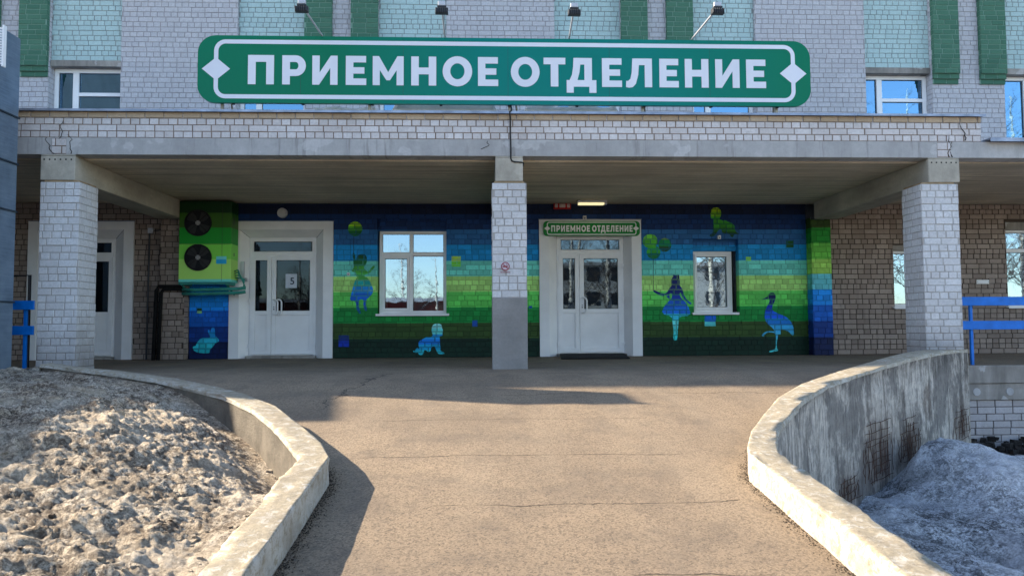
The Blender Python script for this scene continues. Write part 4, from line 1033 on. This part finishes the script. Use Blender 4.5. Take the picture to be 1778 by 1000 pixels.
def make_sign(name, X0, X1, Z0, Z1, yf, gm, wm, lm, label, thick, lets_from=343.0, lets_to=1407.0, th=.003):
    H = Z1-Z0; W = X1-X0; root = empty(name, (0, 0, 0), label, 'sign')
    m = MB(); m.prism([rrect(X0, X1, Z0, Z1, .26*H)], yf, yf+thick)
    m.prism([rrect(X0, X1, Z0, Z1, .26*H)[::-1]], yf+thick, yf+thick); m.build('sign_panel', gm, root)
    # border line with a diamond at each end
    b0x, b1x, b0, b1 = X0+.235*H, X1-.235*H, Z0+.062*H, Z1-.062*H; w = .062*H; r = .17*H; zc = (Z0+Z1)/2; dm = .17*H
    o_ = rrect(b0x, b1x, b0, b1, r); i_ = rrect(b0x+w, b1x-w, b0+w, b1-w, r-w)
    m = MB(); ns = len(o_)
    for k in range(ns):
        q = (k+1) % ns; A, B_, C, D = o_[k], o_[q], i_[q], i_[k]
        m.prism([[D, C, B_, A]], yf-th, yf-th)
    for cx in (b0x+w/2, b1x-w/2): m.prism([[(cx-dm*1.2, zc), (cx, zc-dm), (cx+dm*1.2, zc), (cx, zc+dm)]], yf-th-.001, yf-th-.001)
    m.build('border', wm, root)
    m = MB(); ch = .435*H; zb = zc - ch*.52
    for c, a, b in LET:
        gw, cs = glyph(c); xa = X0+W*(a-lets_from)/(lets_to-lets_from); xb = X0+W*(b-lets_from)/(lets_to-lets_from)
        m.prism(cs, yf-th-.003, yf-th+.001, org=(xa, zb), sc=((xb-xa)/gw, ch))
    m.build('lettering', lm, root)
    return root
YS = 10.58
sx0, sx1 = ax(343, 120, YS), ax(1407, 125, YS); sz0, sz1 = az(889, 182, YS), az(889, 67, YS)
BS = make_sign('entrance_sign', sx0, sx1, sz0, sz1, YS, SIGNG, SIGNW, SIGNW, 'long green sign reading ПРИЕМНОЕ ОТДЕЛЕНИЕ standing on the canopy parapet', .06)
m = MB()
for p in (522, 700, 882, 1058, 1232): x_ = ax(p, 120, YS); m.box(x_-.0015, x_+.0015, YS-.0008, YS+.001, sz0+.03, sz1-.03)
m.build('panel_joint', DGREY, BS)
for p in (382, 640, 885, 1118, 1352):
    x_ = ax(p, 190, YS); m = MB(); m.box(x_-.02, x_+.02, YS+.075, YS+.115, 3.27, sz1-.1); m.tube([(x_, YS+.11, sz1-.3), (x_+(.25 if p > 640 else -.0), YS+.9, 3.28)], .015, 6); m.build('support_post', ZINC, BS)
m = MB(); m.box(sx0+.3, sx1-.3, YS+.061, YS+.09, sz0+.15, sz0+.19); m.box(sx0+.3, sx1-.3, YS+.061, YS+.09, sz1-.19, sz1-.15); m.build('rail', ZINC, BS)
m = MB()
for k in range(9): x_ = sx0+.5+k*(sx1-sx0-1)/8; m.box(x_-.02, x_+.02, YS+.02, YS+.05, sz0-.018, sz0-.001)
m.build('clip', BLACK, BS)
# floodlights
proto = None
for i, (bx, by, hx, hy, lab) in enumerate(((560,66,524,14,'leftmost floodlight on an arm over the green sign'),(773,68,767,17,'second floodlight from the left over the green sign'),(988,69,997,20,'third floodlight from the left over the green sign'),(1200,69,1246,18,'rightmost floodlight on an arm over the green sign'))):
    bX = ax(bx, by, YS+.05); hX, hZ = at(hx, hy, YS-.9)
    root = empty('floodlight', (0, 0, 0), lab, 'floodlight', 'floodlights over the big green sign')
    m = MB(); m.tube([(bX, YS+.1, sz1-.1), (bX, YS+.03, sz1+.02), (hX, YS-.88, hZ+.03)], .014, 8); m.build('arm', BRACK, root)
    m = MB(); m.box(hX-.06, hX+.06, YS-.93, YS-.85, hZ+.02, hZ+.045); m.box(hX-.012, hX+.012, YS-.9, YS-.87, hZ+.03, hZ+.12); m.build('bracket', DGREY, root, bevel=.004)
    m = MB(); m.box(hX-.05, hX+.05, YS-.92, YS-.86, hZ+.046, hZ+.11); m.build('driver_box', BRACK, root, bevel=.01)
    m = MB(); m.box(hX-.085, hX+.085, YS-.93, YS-.86, hZ-.06, hZ+.015)
    for k in range(6): m.box(hX-.08+k*.029, hX-.07+k*.029, YS-.955, YS-.93, hZ-.055, hZ+.01)
    m.build('head', DGREY, root, bevel=.006)
    m = MB(); m.box(hX-.075, hX+.075, YS-.859, YS-.856, hZ-.05, hZ+.005); m.build('lens', LAMPW, root)
# small sign over the main door
q0 = ax(943.5, 397, 14.36); q1 = ax(1111, 397, 14.36); r0, r1 = az(1027, 409.5, 14.36), az(1027, 384, 14.36)
make_sign('door_sign', q0, q1, r0, r1, 14.36, SIGNG2, SIGNL, SIGNL, 'small green sign reading ПРИЕМНОЕ ОТДЕЛЕНИЕ over the right entrance door', .05, th=.002)
# no-smoking sticker on the middle column
cx, cz = at(877.5, 462.5, 10.41); yS = 10.404
ns = empty('no_smoking_sign', (0, 0, 0), 'round red no smoking sticker on the middle brick column', 'sign')
m = MB(); m.disc(cx, cz, .062, yS-.001, yS+.01, 32); m.build('backing', plain('sticker_white', S(205,190,198), .5, bump=0), ns)
m = MB(); m.disc(cx, cz, .060, yS-.003, yS-.001, 32, .049); REDI = plain('red_ink', S(150,40,55), .5, bump=0)
m.prism([[(cx-.043,cz+.036),(cx-.036,cz+.043),(cx+.043,cz-.036),(cx+.036,cz-.043)][::-1]], yS-.0035, yS-.0035)
m.prism([[(cx-.038,cz-.012),(cx+.033,cz-.012),(cx+.033,cz+.006),(cx-.038,cz+.006)]], yS-.004, yS-.004)
m.prism([[(cx+.02,cz+.012),(cx+.028,cz+.012),(cx+.022,cz+.036),(cx+.014,cz+.036)]], yS-.004, yS-.004)
m.build('symbol', REDI, ns)
def text(name, s, x, z, y, size, mat, parent, offset=0.0):
    c = bpy.data.curves.new(name, 'FONT'); c.body = s; c.size = size; c.align_x = 'CENTER'; c.align_y = 'CENTER'; c.offset = offset; c.extrude = .0004
    t = bpy.data.objects.new('tmp', c); COL.objects.link(t); bpy.context.view_layer.update()
    me = bpy.data.meshes.new_from_object(t.evaluated_get(bpy.context.evaluated_depsgraph_get())); bpy.data.objects.remove(t)
    me.transform(Matrix.Translation((x, y, z)) @ Matrix.Rotation(math.pi/2, 4, 'X')); me.materials.clear(); me.materials.append(mat); me.name = name
    o = bpy.data.objects.new(name, me); COL.objects.link(o); o.parent = parent; return o
text('lettering', 'НЕ КУРИТЬ', cx, cz-.085, yS-.002, .026, REDI, ns, .0006)
# notice with a 5
nx0, nz0 = at(495.5, 500, yd5); nx1, nz1 = at(515.5, 475.5, yd5)
nt = empty('notice', (0, 0, 0), 'white paper sheet with a big 5 taped inside the left entrance door', 'notice')
m = MB(); m.box(nx0, nx1, yd5+.007, yd5+.0085, nz0, nz1); m.build('sheet', PAPER, nt)
text('number', '5', (nx0+nx1)/2+.02, (nz0+nz1)/2-.01, yd5+.006, .19, INK, nt, .002)

# ================================================================== ATTACHED THINGS
# air conditioner
AC = empty('air_conditioner', (0, 0, 0), 'twin-fan outdoor air conditioner painted in green bands beside the door numbered 5', 'air conditioner')
ax0, ax1 = ax(310.5, 420, 14.0), ax(401.5, 420, 14.0); az0, az1 = az(355, 490, 14.0), 2.97
m = MB(); m.box(ax0, ax1, 14.0, 14.40, az0, az1); m.build('casing', ACM, AC, bevel=.012)
m = MB(); zj = az(355, 424, 14.0); m.box(ax0+.01, ax1-.01, 13.997, 14.002, zj-.003, zj+.003); m.box(ax1-.17, ax1-.166, 13.9972, 14.002, az0+.02, az1-.02); m.box(ax1-.004, ax1+.002, 14.15, 14.18, az0+.5, az0+.56); m.box(ax1-.004, ax1+.002, 14.12, 14.17, az0+1.1, az0+1.25); m.build('panel_seam', DGREY, AC)
for (cpx, cpy) in ((343.5, 387), (343.5, 447)):
    cx, cz = at(cpx, cpy, 13.98); r = .25
    f = MB(); f.disc(cx, cz, r, 13.975, 13.999, 40, r-.015); fo = f.build('fan_ring', BLACK, AC, bevel=.003)
    g = MB(); g.disc(cx, cz, r-.015, 13.996, 13.999, 36); g.build('fan_cavity', DARK, fo)
    g = MB()
    for k in range(4):
        a = k*math.pi/2+.4; pts = [(cx+math.cos(a+t*.9)*rr, cz+math.sin(a+t*.9)*rr) for rr, t in ((.05, 0), (.13, -.1), (.22, .1), (.23, .6), (.22, 1.0), (.12, 1.0), (.05, 1.0))]
        if area(pts) < 0: pts = pts[::-1]
        g.prism([pts], 13.991-.003*(k % 2), 13.9925)
    g.build('blades', plain('blade_black', (.05,.05,.052,1), .3, bump=0), fo)
    g = MB(); g.disc(cx, cz, .045, 13.975, 13.99, 20, .018); g.disc(cx, cz, .018, 13.98, 13.99, 12); g.build('hub', plain('hub_grey', (.4,.4,.4,1), .5), fo)
    g = MB()
    for rr in (.07, .10, .13, .16, .19, .215): g.disc(cx, cz, rr+.0018, 13.972, 13.974, 40, rr-.0018)
    for k in range(4): a = k*math.pi/2+.78; g.tube([(cx+.03*math.cos(a), 13.973, cz+.03*math.sin(a)), (cx+.262*math.cos(a), 13.973, cz+.262*math.sin(a))], .004, 5)
    g.build('guard', BLACK, fo)
m = MB(); a0, b0 = at(375, 458, 13.99); a1, b1 = at(393, 445, 13.99); bm_ = (b0+b1)/2+.01
m.box(a0, a1, 13.9965, 13.999, b0, bm_-.0005); m.build('blue_label', plain('blue_sticker', K(20,130,210), .5, bump=0), AC)
m = MB(); m.box(a0, a1, 13.9965, 13.999, bm_+.0005, b1); m.build('pale_label', plain('pale_sticker', K(90,180,200), .5, bump=0), AC)
m = MB()
for xx in (ax0+.05, ax1-.09):
    m.box(xx, xx+.04, 13.95, 14.44, az0-.05, az0-.012)
    m.tube([(xx+.02, 13.98, az0-.04), (xx+.02, 14.43, az0-.22)], .018, 6)
m.box(ax0+.02, ax1+.1, 13.96, 13.99, az0-.04, az0-.014)
m.build('bracket', TEALP, AC)
m = MB(); m.smooth = True
for k in range(2):
    zz = az0-.13-k*.075
    m.tube([(ax0+.02, 14.16, zz), (ax0+.3, 14.1, zz-.01), (ax1+.12, 14.08, zz+.01), (ax1+.24, 14.12, zz+.03)], .032, 10)
for k in range(4):
    m.tube([(ax1+.005, 14.2+.02*k, az0+.22-.04*k), (ax1+.08, 14.15, az0+.24-.05*k), (ax1+.17+.015*k, 14.12, az0+.06), (ax1+.24-.012*k, 14.11, az0-.1)], .013, 7)
m.build('refrigerant_pipe', TEALP, AC)
m = MB(); m.box(ax1+.06, ax1+.12, 14.38, 14.43, az0+.05, az0+.42); m.box(ax1+.05, ax1+.2, 14.28, 14.36, az0+.03, az0+.1); m.build('isolator', BRACK, AC)
# black pipes from the unit down the wall
zz = az(290, 500, 14.1); xb = ax(272, 560, 14.1)
m = MB(); m.smooth = True
for k in range(2):
    x_ = xb - .04 + k*.085; y_ = 14.12
    m.tube([(ax0+.02, y_+.04, zz-.0+.03-k*.05), (x_+.05, y_+.04, zz+.03-k*.05), (x_, y_+.04, zz-.04-k*.05), (x_-.03, y_+.03, .0)], .036, 10)
tag(m.build('insulated_pipe', plain('black_insulation', (.008,.008,.009,1), .9, var=.3, sc=30, bump=.6)), 'pair of black insulated pipes running from the air conditioner down to the floor', 'pipe')
bx, bz = at(263, 401, 14.42)
cb = empty('junction_box', (0, 0, 0), 'grey square junction box with a thin conduit on the brick wall behind the left column', 'junction box')
m = MB(); m.box(bx-.05, bx+.05, 14.37, 14.438, bz-.05, bz+.05); m.build('box', BRACK, cb, bevel=.006)
m = MB(); m.tube([(bx-.03, 14.415, bz-.05), (bx-.04, 14.415, 1.2), (bx-.05, 14.415, .0)], .017, 8); m.tube([(bx+.05, 14.41, bz+.0), (bx+.35, 14.3, bz+.02), (bx+.6, 14.19, bz+.0)], .009, 6); m.build('conduit', DGREY, cb)
# round bulkhead lamp
lx, lz = at(489.5, 369.5, 14.36); L = empty('bulkhead_lamp', (0, 0, 0), 'round white bulkhead lamp above the door numbered 5', 'lamp')
m = MB(); m.disc(lx, lz, .095, 14.37, 14.438, 32, .072); m.build('rim', BRACK, L, bevel=.006)
m = MB(); m.smooth = True; n = 24; prev = None
for i in range(6):
    a = i/5*math.pi/2; rr = .073*math.cos(a); yy = 14.375-.045*math.sin(a); ring_ = m.add([(lx+rr*math.cos(2*math.pi*k/n), yy, lz+rr*math.sin(2*math.pi*k/n)) for k in range(n)])
    if prev is not None:
        for k in range(n): m.face((prev+k, prev+(k+1) % n, ring_+(k+1) % n, ring_+k))
    prev = ring_
m.build('diffuser', LAMPW, L)
# strip light on soffit
c0 = ax(1002, 350, 14.05); c1 = ax(1054, 350, 14.05)
L = empty('strip_light', (0, 0, 0), 'lit fluorescent strip light under the canopy over the right door', 'lamp')
m = MB(); m.box(c0, c1, 14.0, 14.12, 2.955, 2.999); m.build('housing', BRACK, L, bevel=.008)
m = MB(); m.box(c0+.02, c1-.06, 14.005, 14.115, 2.915, 2.954); m.build('tube_cover', TUBE, L, bevel=.012)
m = MB(); m.box(c1-.055, c1-.005, 14.0, 14.12, 2.918, 2.954); m.build('end_cap', BRACK, L, bevel=.006)
# siren
x_, z_ = at(976.5, 357.5, 14.36)
L = empty('alarm_sounder', (0, 0, 0), 'red fire alarm sounder with pale lenses high on the mural wall', 'alarm')
m = MB(); m.box(x_-.17, x_+.17, 14.38, 14.438, z_-.06, z_+.05); m.build('base', REDP, L, bevel=.006)
m = MB()
for a, b in ((-.15, -.09), (-.06, .06), (.09, .15)): m.box(x_+a, x_+b, 14.35, 14.379, z_-.035, z_+.04)
m.build('lens', SIREN, L, bevel=.01)
for (p, q, s_, nm, lab, ct, mt) in ((1015, 378.5, .035, 'light_sensor', 'small grey sensor box on top of the right door surround', 'sensor', BRACK), (605, 476, .025, 'wall_switch', 'tiny white switch on the mural beside the painted girl', 'switch', PVC), (1248.5, 412, .03, 'wall_sensor', 'small white sensor box above the small window', 'sensor', PVC)):
    x_, z_ = at(p, q, 14.4); L = empty(nm, (0, 0, 0), lab, ct)
    m = MB(); m.box(x_-s_, x_+s_, 14.37, 14.438, z_-s_*1.2, z_+s_*1.2); m.build('housing', mt, L, bevel=.006)
    m = MB(); m.box(x_-s_*.4, x_+s_*.4, 14.364, 14.369, z_-s_*.7, z_+s_*.1); m.build('button', DGREY, L)
# white plate on right wall
x_, z_ = at(1706, 489.5, 14.44); L = empty('wall_plate', (0, 0, 0), 'small blank white plate on the bare brick wall right of the right column', 'plate')
m = MB(); m.box(x_-.13, x_+.13, 14.43, 14.444, z_-.04, z_+.04); m.build('plate', PVC, L, bevel=.003)
m = MB(); m.disc(x_-.11, z_, .006, 14.427, 14.43, 8); m.disc(x_+.11, z_, .006, 14.427, 14.43, 8); m.build('screw', DGREY, L)
# door mat
m = MB(); a0_, a1_, b0_, b1_ = ax(972, 618, 14.38), ax(1084, 618, 14.38), ax(974, 618, 13.25), ax(1094, 618, 13.25); zc_ = .012
n = m.add([(b0_, 13.25, .003), (b1_, 13.25, .003), (a1_, 14.38, .05), (a0_, 14.38, .05), (b0_, 13.25, .003+zc_), (b1_, 13.25, .003+zc_), (a1_, 14.38, .05+zc_), (a0_, 14.38, .05+zc_)])
for q in ((0,3,2,1),(4,5,6,7),(0,1,5,4),(1,2,6,5),(2,3,7,6),(3,0,4,7)): m.face([n+i for i in q])
mo = m.build('door_mat', MATM, bevel=.004); tag(mo, 'black rubber door mat lying before the right entrance door', 'mat')
# cable over the fascia
m = MB(); m.smooth = True; cxx = ax(886, 200, 10.43); yc = 10.438
m.tube([(cxx, YS+.07, sz0+.1), (cxx+.02, YS+.02, sz0-.02), (cxx+.02, 10.40, 3.67), (cxx-.01, 10.375, 3.64), (cxx, 10.42, 3.58), (cxx, yc, 3.4), (cxx+.005, yc, 3.1), (cxx+.005, yc, 2.985), (cxx+.02, yc, 2.95), (cxx+.06, yc, 2.935), (.56, yc, 2.93), (.597, 10.46, 2.925), (.60, 10.6, 2.92)], .011, 8)
tag(m.build('cable', BLACK), 'black cable hanging from the big sign down the fascia to the middle column', 'cable')

# ventilation duct at far left
FLG = plain('duct_flange', S(60,72,84), .45, .6, var=.2)
D = empty('ventilation_duct', (0, 0, 0), 'tall galvanised ventilation duct at the left edge in front of the canopy', 'duct')
dx = ax(28, 350, 10.05); dz = az(40, 66, 10.0)
m = MB(); m.box(dx-1.2, dx, 9.58, 10.05, -1.2, dz); m.build('shaft', GALV, D, bevel=.006)
m = MB()
for z_ in [az(20, y, 9.7) for y in (193, 276, 361, 523)]:
    m = MB(); m.box(dx-1.21, dx+.018, 9.562, 9.58, z_-.012, z_+.012); m.box(dx+.001, dx+.018, 9.58, 10.06, z_-.012, z_+.012)
    m.build('flange', FLG, D, bevel=.003)
m = MB(); g0 = ax(7, 70, 9.56); 
for k in range(14): z_ = dz-.06-k*.035; m.box(g0-.5, g0, 9.53, 9.555, z_-.012, z_+.008)
m.box(g0-.52, g0-.5, 9.52, 9.579, dz-.56, dz-.02); m.box(g0, g0+.02, 9.52, 9.579, dz-.56, dz-.02); m.build('louvre', PVC, D)

# railings
def railing(x0, x1, y, posts, label, black=None):
    Rr = empty('railing', (0, 0, 0), label, 'railing')
    for za, zb in ((az(1700, 530.5, y), az(1700, 515.5, y)), (az(1700, 572, y), az(1700, 557, y))):
        m = MB(); m.box(x0, x1, y-.02, y+.012, za, zb); m.build('board', BLUEP, Rr, bevel=.005)
    for p in posts:
        m = MB(); m.box(p-.02, p+.02, y+.013, y+.053, -.01, az(1700, 517, y)); m.build('post', BLUEP, Rr, bevel=.003)
    return Rr
railing(C3[1]+.04, 12.8, 10.55, (ax(1687, 570, 10.57), 8.9, 10.9), 'railing of two blue boards on the raised terrace right of the right column')
rl = railing(-9.5, ax(62, 535, 10.45), 10.42, (ax(44, 570, 10.45), -8.2), 'railing of two blue boards between the metal duct and the left column')
m = MB(); xx = ax(49, 500, 10.47); m.tube([(xx, 10.5, 0), (xx, 10.5, az(49, 478, 10.5)), (xx-.35, 10.5, az(49, 480, 10.5))], .022, 8); m.build('handrail_pipe', BLACK, rl)

# snow on the canopy roof
def roofsnow(p0, p1, h, seed, lab):
    x0, x1 = ax(p0, 190, 10.8), ax(p1, 190, 10.8); nx = 90; ny = 24
    X, Y = np.meshgrid(np.linspace(x0, x1, nx), np.linspace(10.66, 11.7, ny))
    u = (X-x0)/(x1-x0); v = (Y-10.66)/1.04
    env = np.clip(np.minimum(u, 1-u)*9, 0, 1)**.5 * np.clip(np.minimum(v*6+.0, (1-v)*3), 0, 1)**.6
    Z = 3.30 + env*(.44+h+ .055*(fbm(X, Y, 3.2, 3, seed)*2-1) + .015*fbm(X, Y, 14, 2, seed+2))
    o = grid_mesh('roof_snow', X, Y, Z, CSNOW); tag(o, lab, 'snow patch', 'snow patches on the canopy roof')
roofsnow(530, 664, .085, 61, 'thin snow patch on the canopy roof under the left part of the big sign')
roofsnow(664, 880, .145, 63, 'longest snow patch on the canopy roof under the middle of the big sign')
roofsnow(892, 1090, .115, 66, 'snow patch on the canopy roof right of the black cable')

# ================================================================== SURROUNDINGS BEHIND THE CAMERA (seen mirrored in the glass)
def bark():
    t = NT('birch_bark'); n = t.ramp(t.noise(1.0, 5, .7, stretch=(3, 3, 9)), [(.52, 0.0), (.6, 1.0)])
    return t.col(t.mix(n, S(226,218,205), S(70,60,52)), .8)
BARK = bark(); TWIG = plain('twig_bark', (.10,.075,.06,1), .85, var=.3, bump=0)
def birch(x, y, h, seed, label):
    rg = random.Random(seed); root = empty('birch_tree', (0, 0, 0), label, 'tree', 'bare birch trees across the yard')
    t = MB(); t.smooth = True; n = 12; lean = (rg.uniform(-.06, .06), rg.uniform(-.05, .05))
    pts = [(x+lean[0]*h*(i/n)**1.5+rg.uniform(-.04, .04), y+lean[1]*h*(i/n)**1.5+rg.uniform(-.04, .04), -1.4+h*i/n) for i in range(n+1)]
    t.tube(pts, .17*h/10, 8, .02); t.build('trunk', BARK, root)
    c = MB(); lt = MB()
    def br(p, d, L, r, depth, mb):
        p = Vector(p); d = Vector(d).normalized(); ps = [p]
        k = 5
        for i in range(k):
            d = (d + Vector((rg.gauss(0, .12), rg.gauss(0, .12), rg.gauss(0, .1)+(.05 if depth < 2 else -.10)))).normalized(); p = p + d*L/k; ps.append(p)
        mb.tube(ps, r, 4, r*.3)
        if depth < 3:
            for j in range(5 if depth == 0 else 4):
                q = ps[rg.randint(1, k)]; dd = (d*.7 + Vector((rg.gauss(0, .6), rg.gauss(0, .6), rg.gauss(0.05, .35))))
                br(q, dd, L*rg.uniform(.4, .62), r*.5, depth+1, c)
    for i in range(int(h*1.8)):
        f = rg.uniform(.16, .98); k = min(int(f*n), n-1); p = Vector(pts[k]).lerp(Vector(pts[k+1]), f*n-k); a = rg.uniform(0, 6.28)
        br(p, (math.cos(a), math.sin(a), .75), h*.30*(1.15-f), .035*(1.2-f), 0, lt if rg.random() < .3 else c)
    c.build('crown', TWIG, root); lt.build('main_limb', BARK, root)
spots = [(27.5,-9,14),(30.5,-11,15),(33,-13,15),(22,-12,13),(24.0,-9.5,14),(-5,-21,7.5),(-8.5,-24,8),(-11.5,-20,8),(-13.5,-26,9),(-3.2,-25,7),(5.2,-14,11),(7.6,-15,12),(9.6,-17,12),(12.3,-13,13),(13.9,-14.5,14),(15.4,-16,13),(17.4,-13,12),(3.0,-19,12),(6.6,-22,13),(23.0,-15,17),(25.2,-13,16),(0.4,-30,8),(-6.5,-34,9)]
sd = ['wide', 'dense', 'rounded', 'drooping', 'ragged','low spreading', 'bushy', 'crooked', 'thin', 'short','slender', 'leaning', 'tall', 'forked-looking', 'broad', 'straight', 'spindly', 'grey', 'twiggy', 'lofty', 'highest', 'small distant', 'stunted distant']
for i, (x, y, h) in enumerate(spots): birch(x, y, h, 900+i, '%s bare white-barked birch across the yard, standing %s' % (sd[i], ['past the right yard corner', 'behind the yard corner', 'farthest right of the row', 'beside the right yard path', 'between the right yard trees', 'facing the larger window', 'left of the larger window axis', 'facing the left door', 'behind the left door axis', 'between garages and ramp', 'nearest the middle', 'behind the nearest', 'in the middle row', 'in front of the pale block', 'right of the middle', 'at the back right', 'at the front right', 'left of the middle', 'far back', 'alone at far right', 'at the far right end', 'near the garage end', 'before the garage gates'][i]))
A_ = empty('garage_row', (0, 0, 0), 'long low red-walled garage building across the yard, mirrored in the larger window', 'building')
m = MB(); m.box(-22, 1, -38, -31, -1.4, 2.6); m.build('wall', plain('red_wall', S(120,45,40), .8), A_)
m = MB(); m.box(-22.3, 1.3, -38.3, -30.7, 2.6, 2.9); m.build('roof', plain('snowy_roof', S(205,208,215), .7), A_)
m = MB()
for k in range(6): m.box(-20+k*3.4, -18+k*3.4, -30.99, -30.95, -1.4, 1.0)
m.build('gate', plain('gate_grey', S(150,150,150), .6), A_)
A_ = empty('brick_house', (0, 0, 0), 'brown brick block across the yard, mirrored in the upper left window', 'building')
m = MB(); m.box(-34, -19, -14, -2, -1.4, 16); m.build('wall', SOLD, A_)
m = MB(); m.box(-34.3, -18.7, -14.3, -1.7, 16, 16.3); m.build('roof', FASCIA, A_)
A_ = empty('apartment_block', (0, 0, 0), 'pale long apartment block far across the yard behind the birches', 'building')
m = MB(); m.box(2, 40, -60, -50, -1.4, 7); m.build('wall', plain('pale_wall', S(200,196,188), .8), A_)
m = MB(); m.box(1.7, 40.3, -60.3, -49.7, 7, 7.4); m.build('roof', FASCIA, A_)
m = MB()
for k in range(14):
    for j in range(3): m.box(3.5+k*2.6, 4.9+k*2.6, -49.99, -49.96, .2+j*2.6, 1.6+j*2.6)
m.build('window', plain('dark_panes', (.03,.04,.05,1), .2), A_)
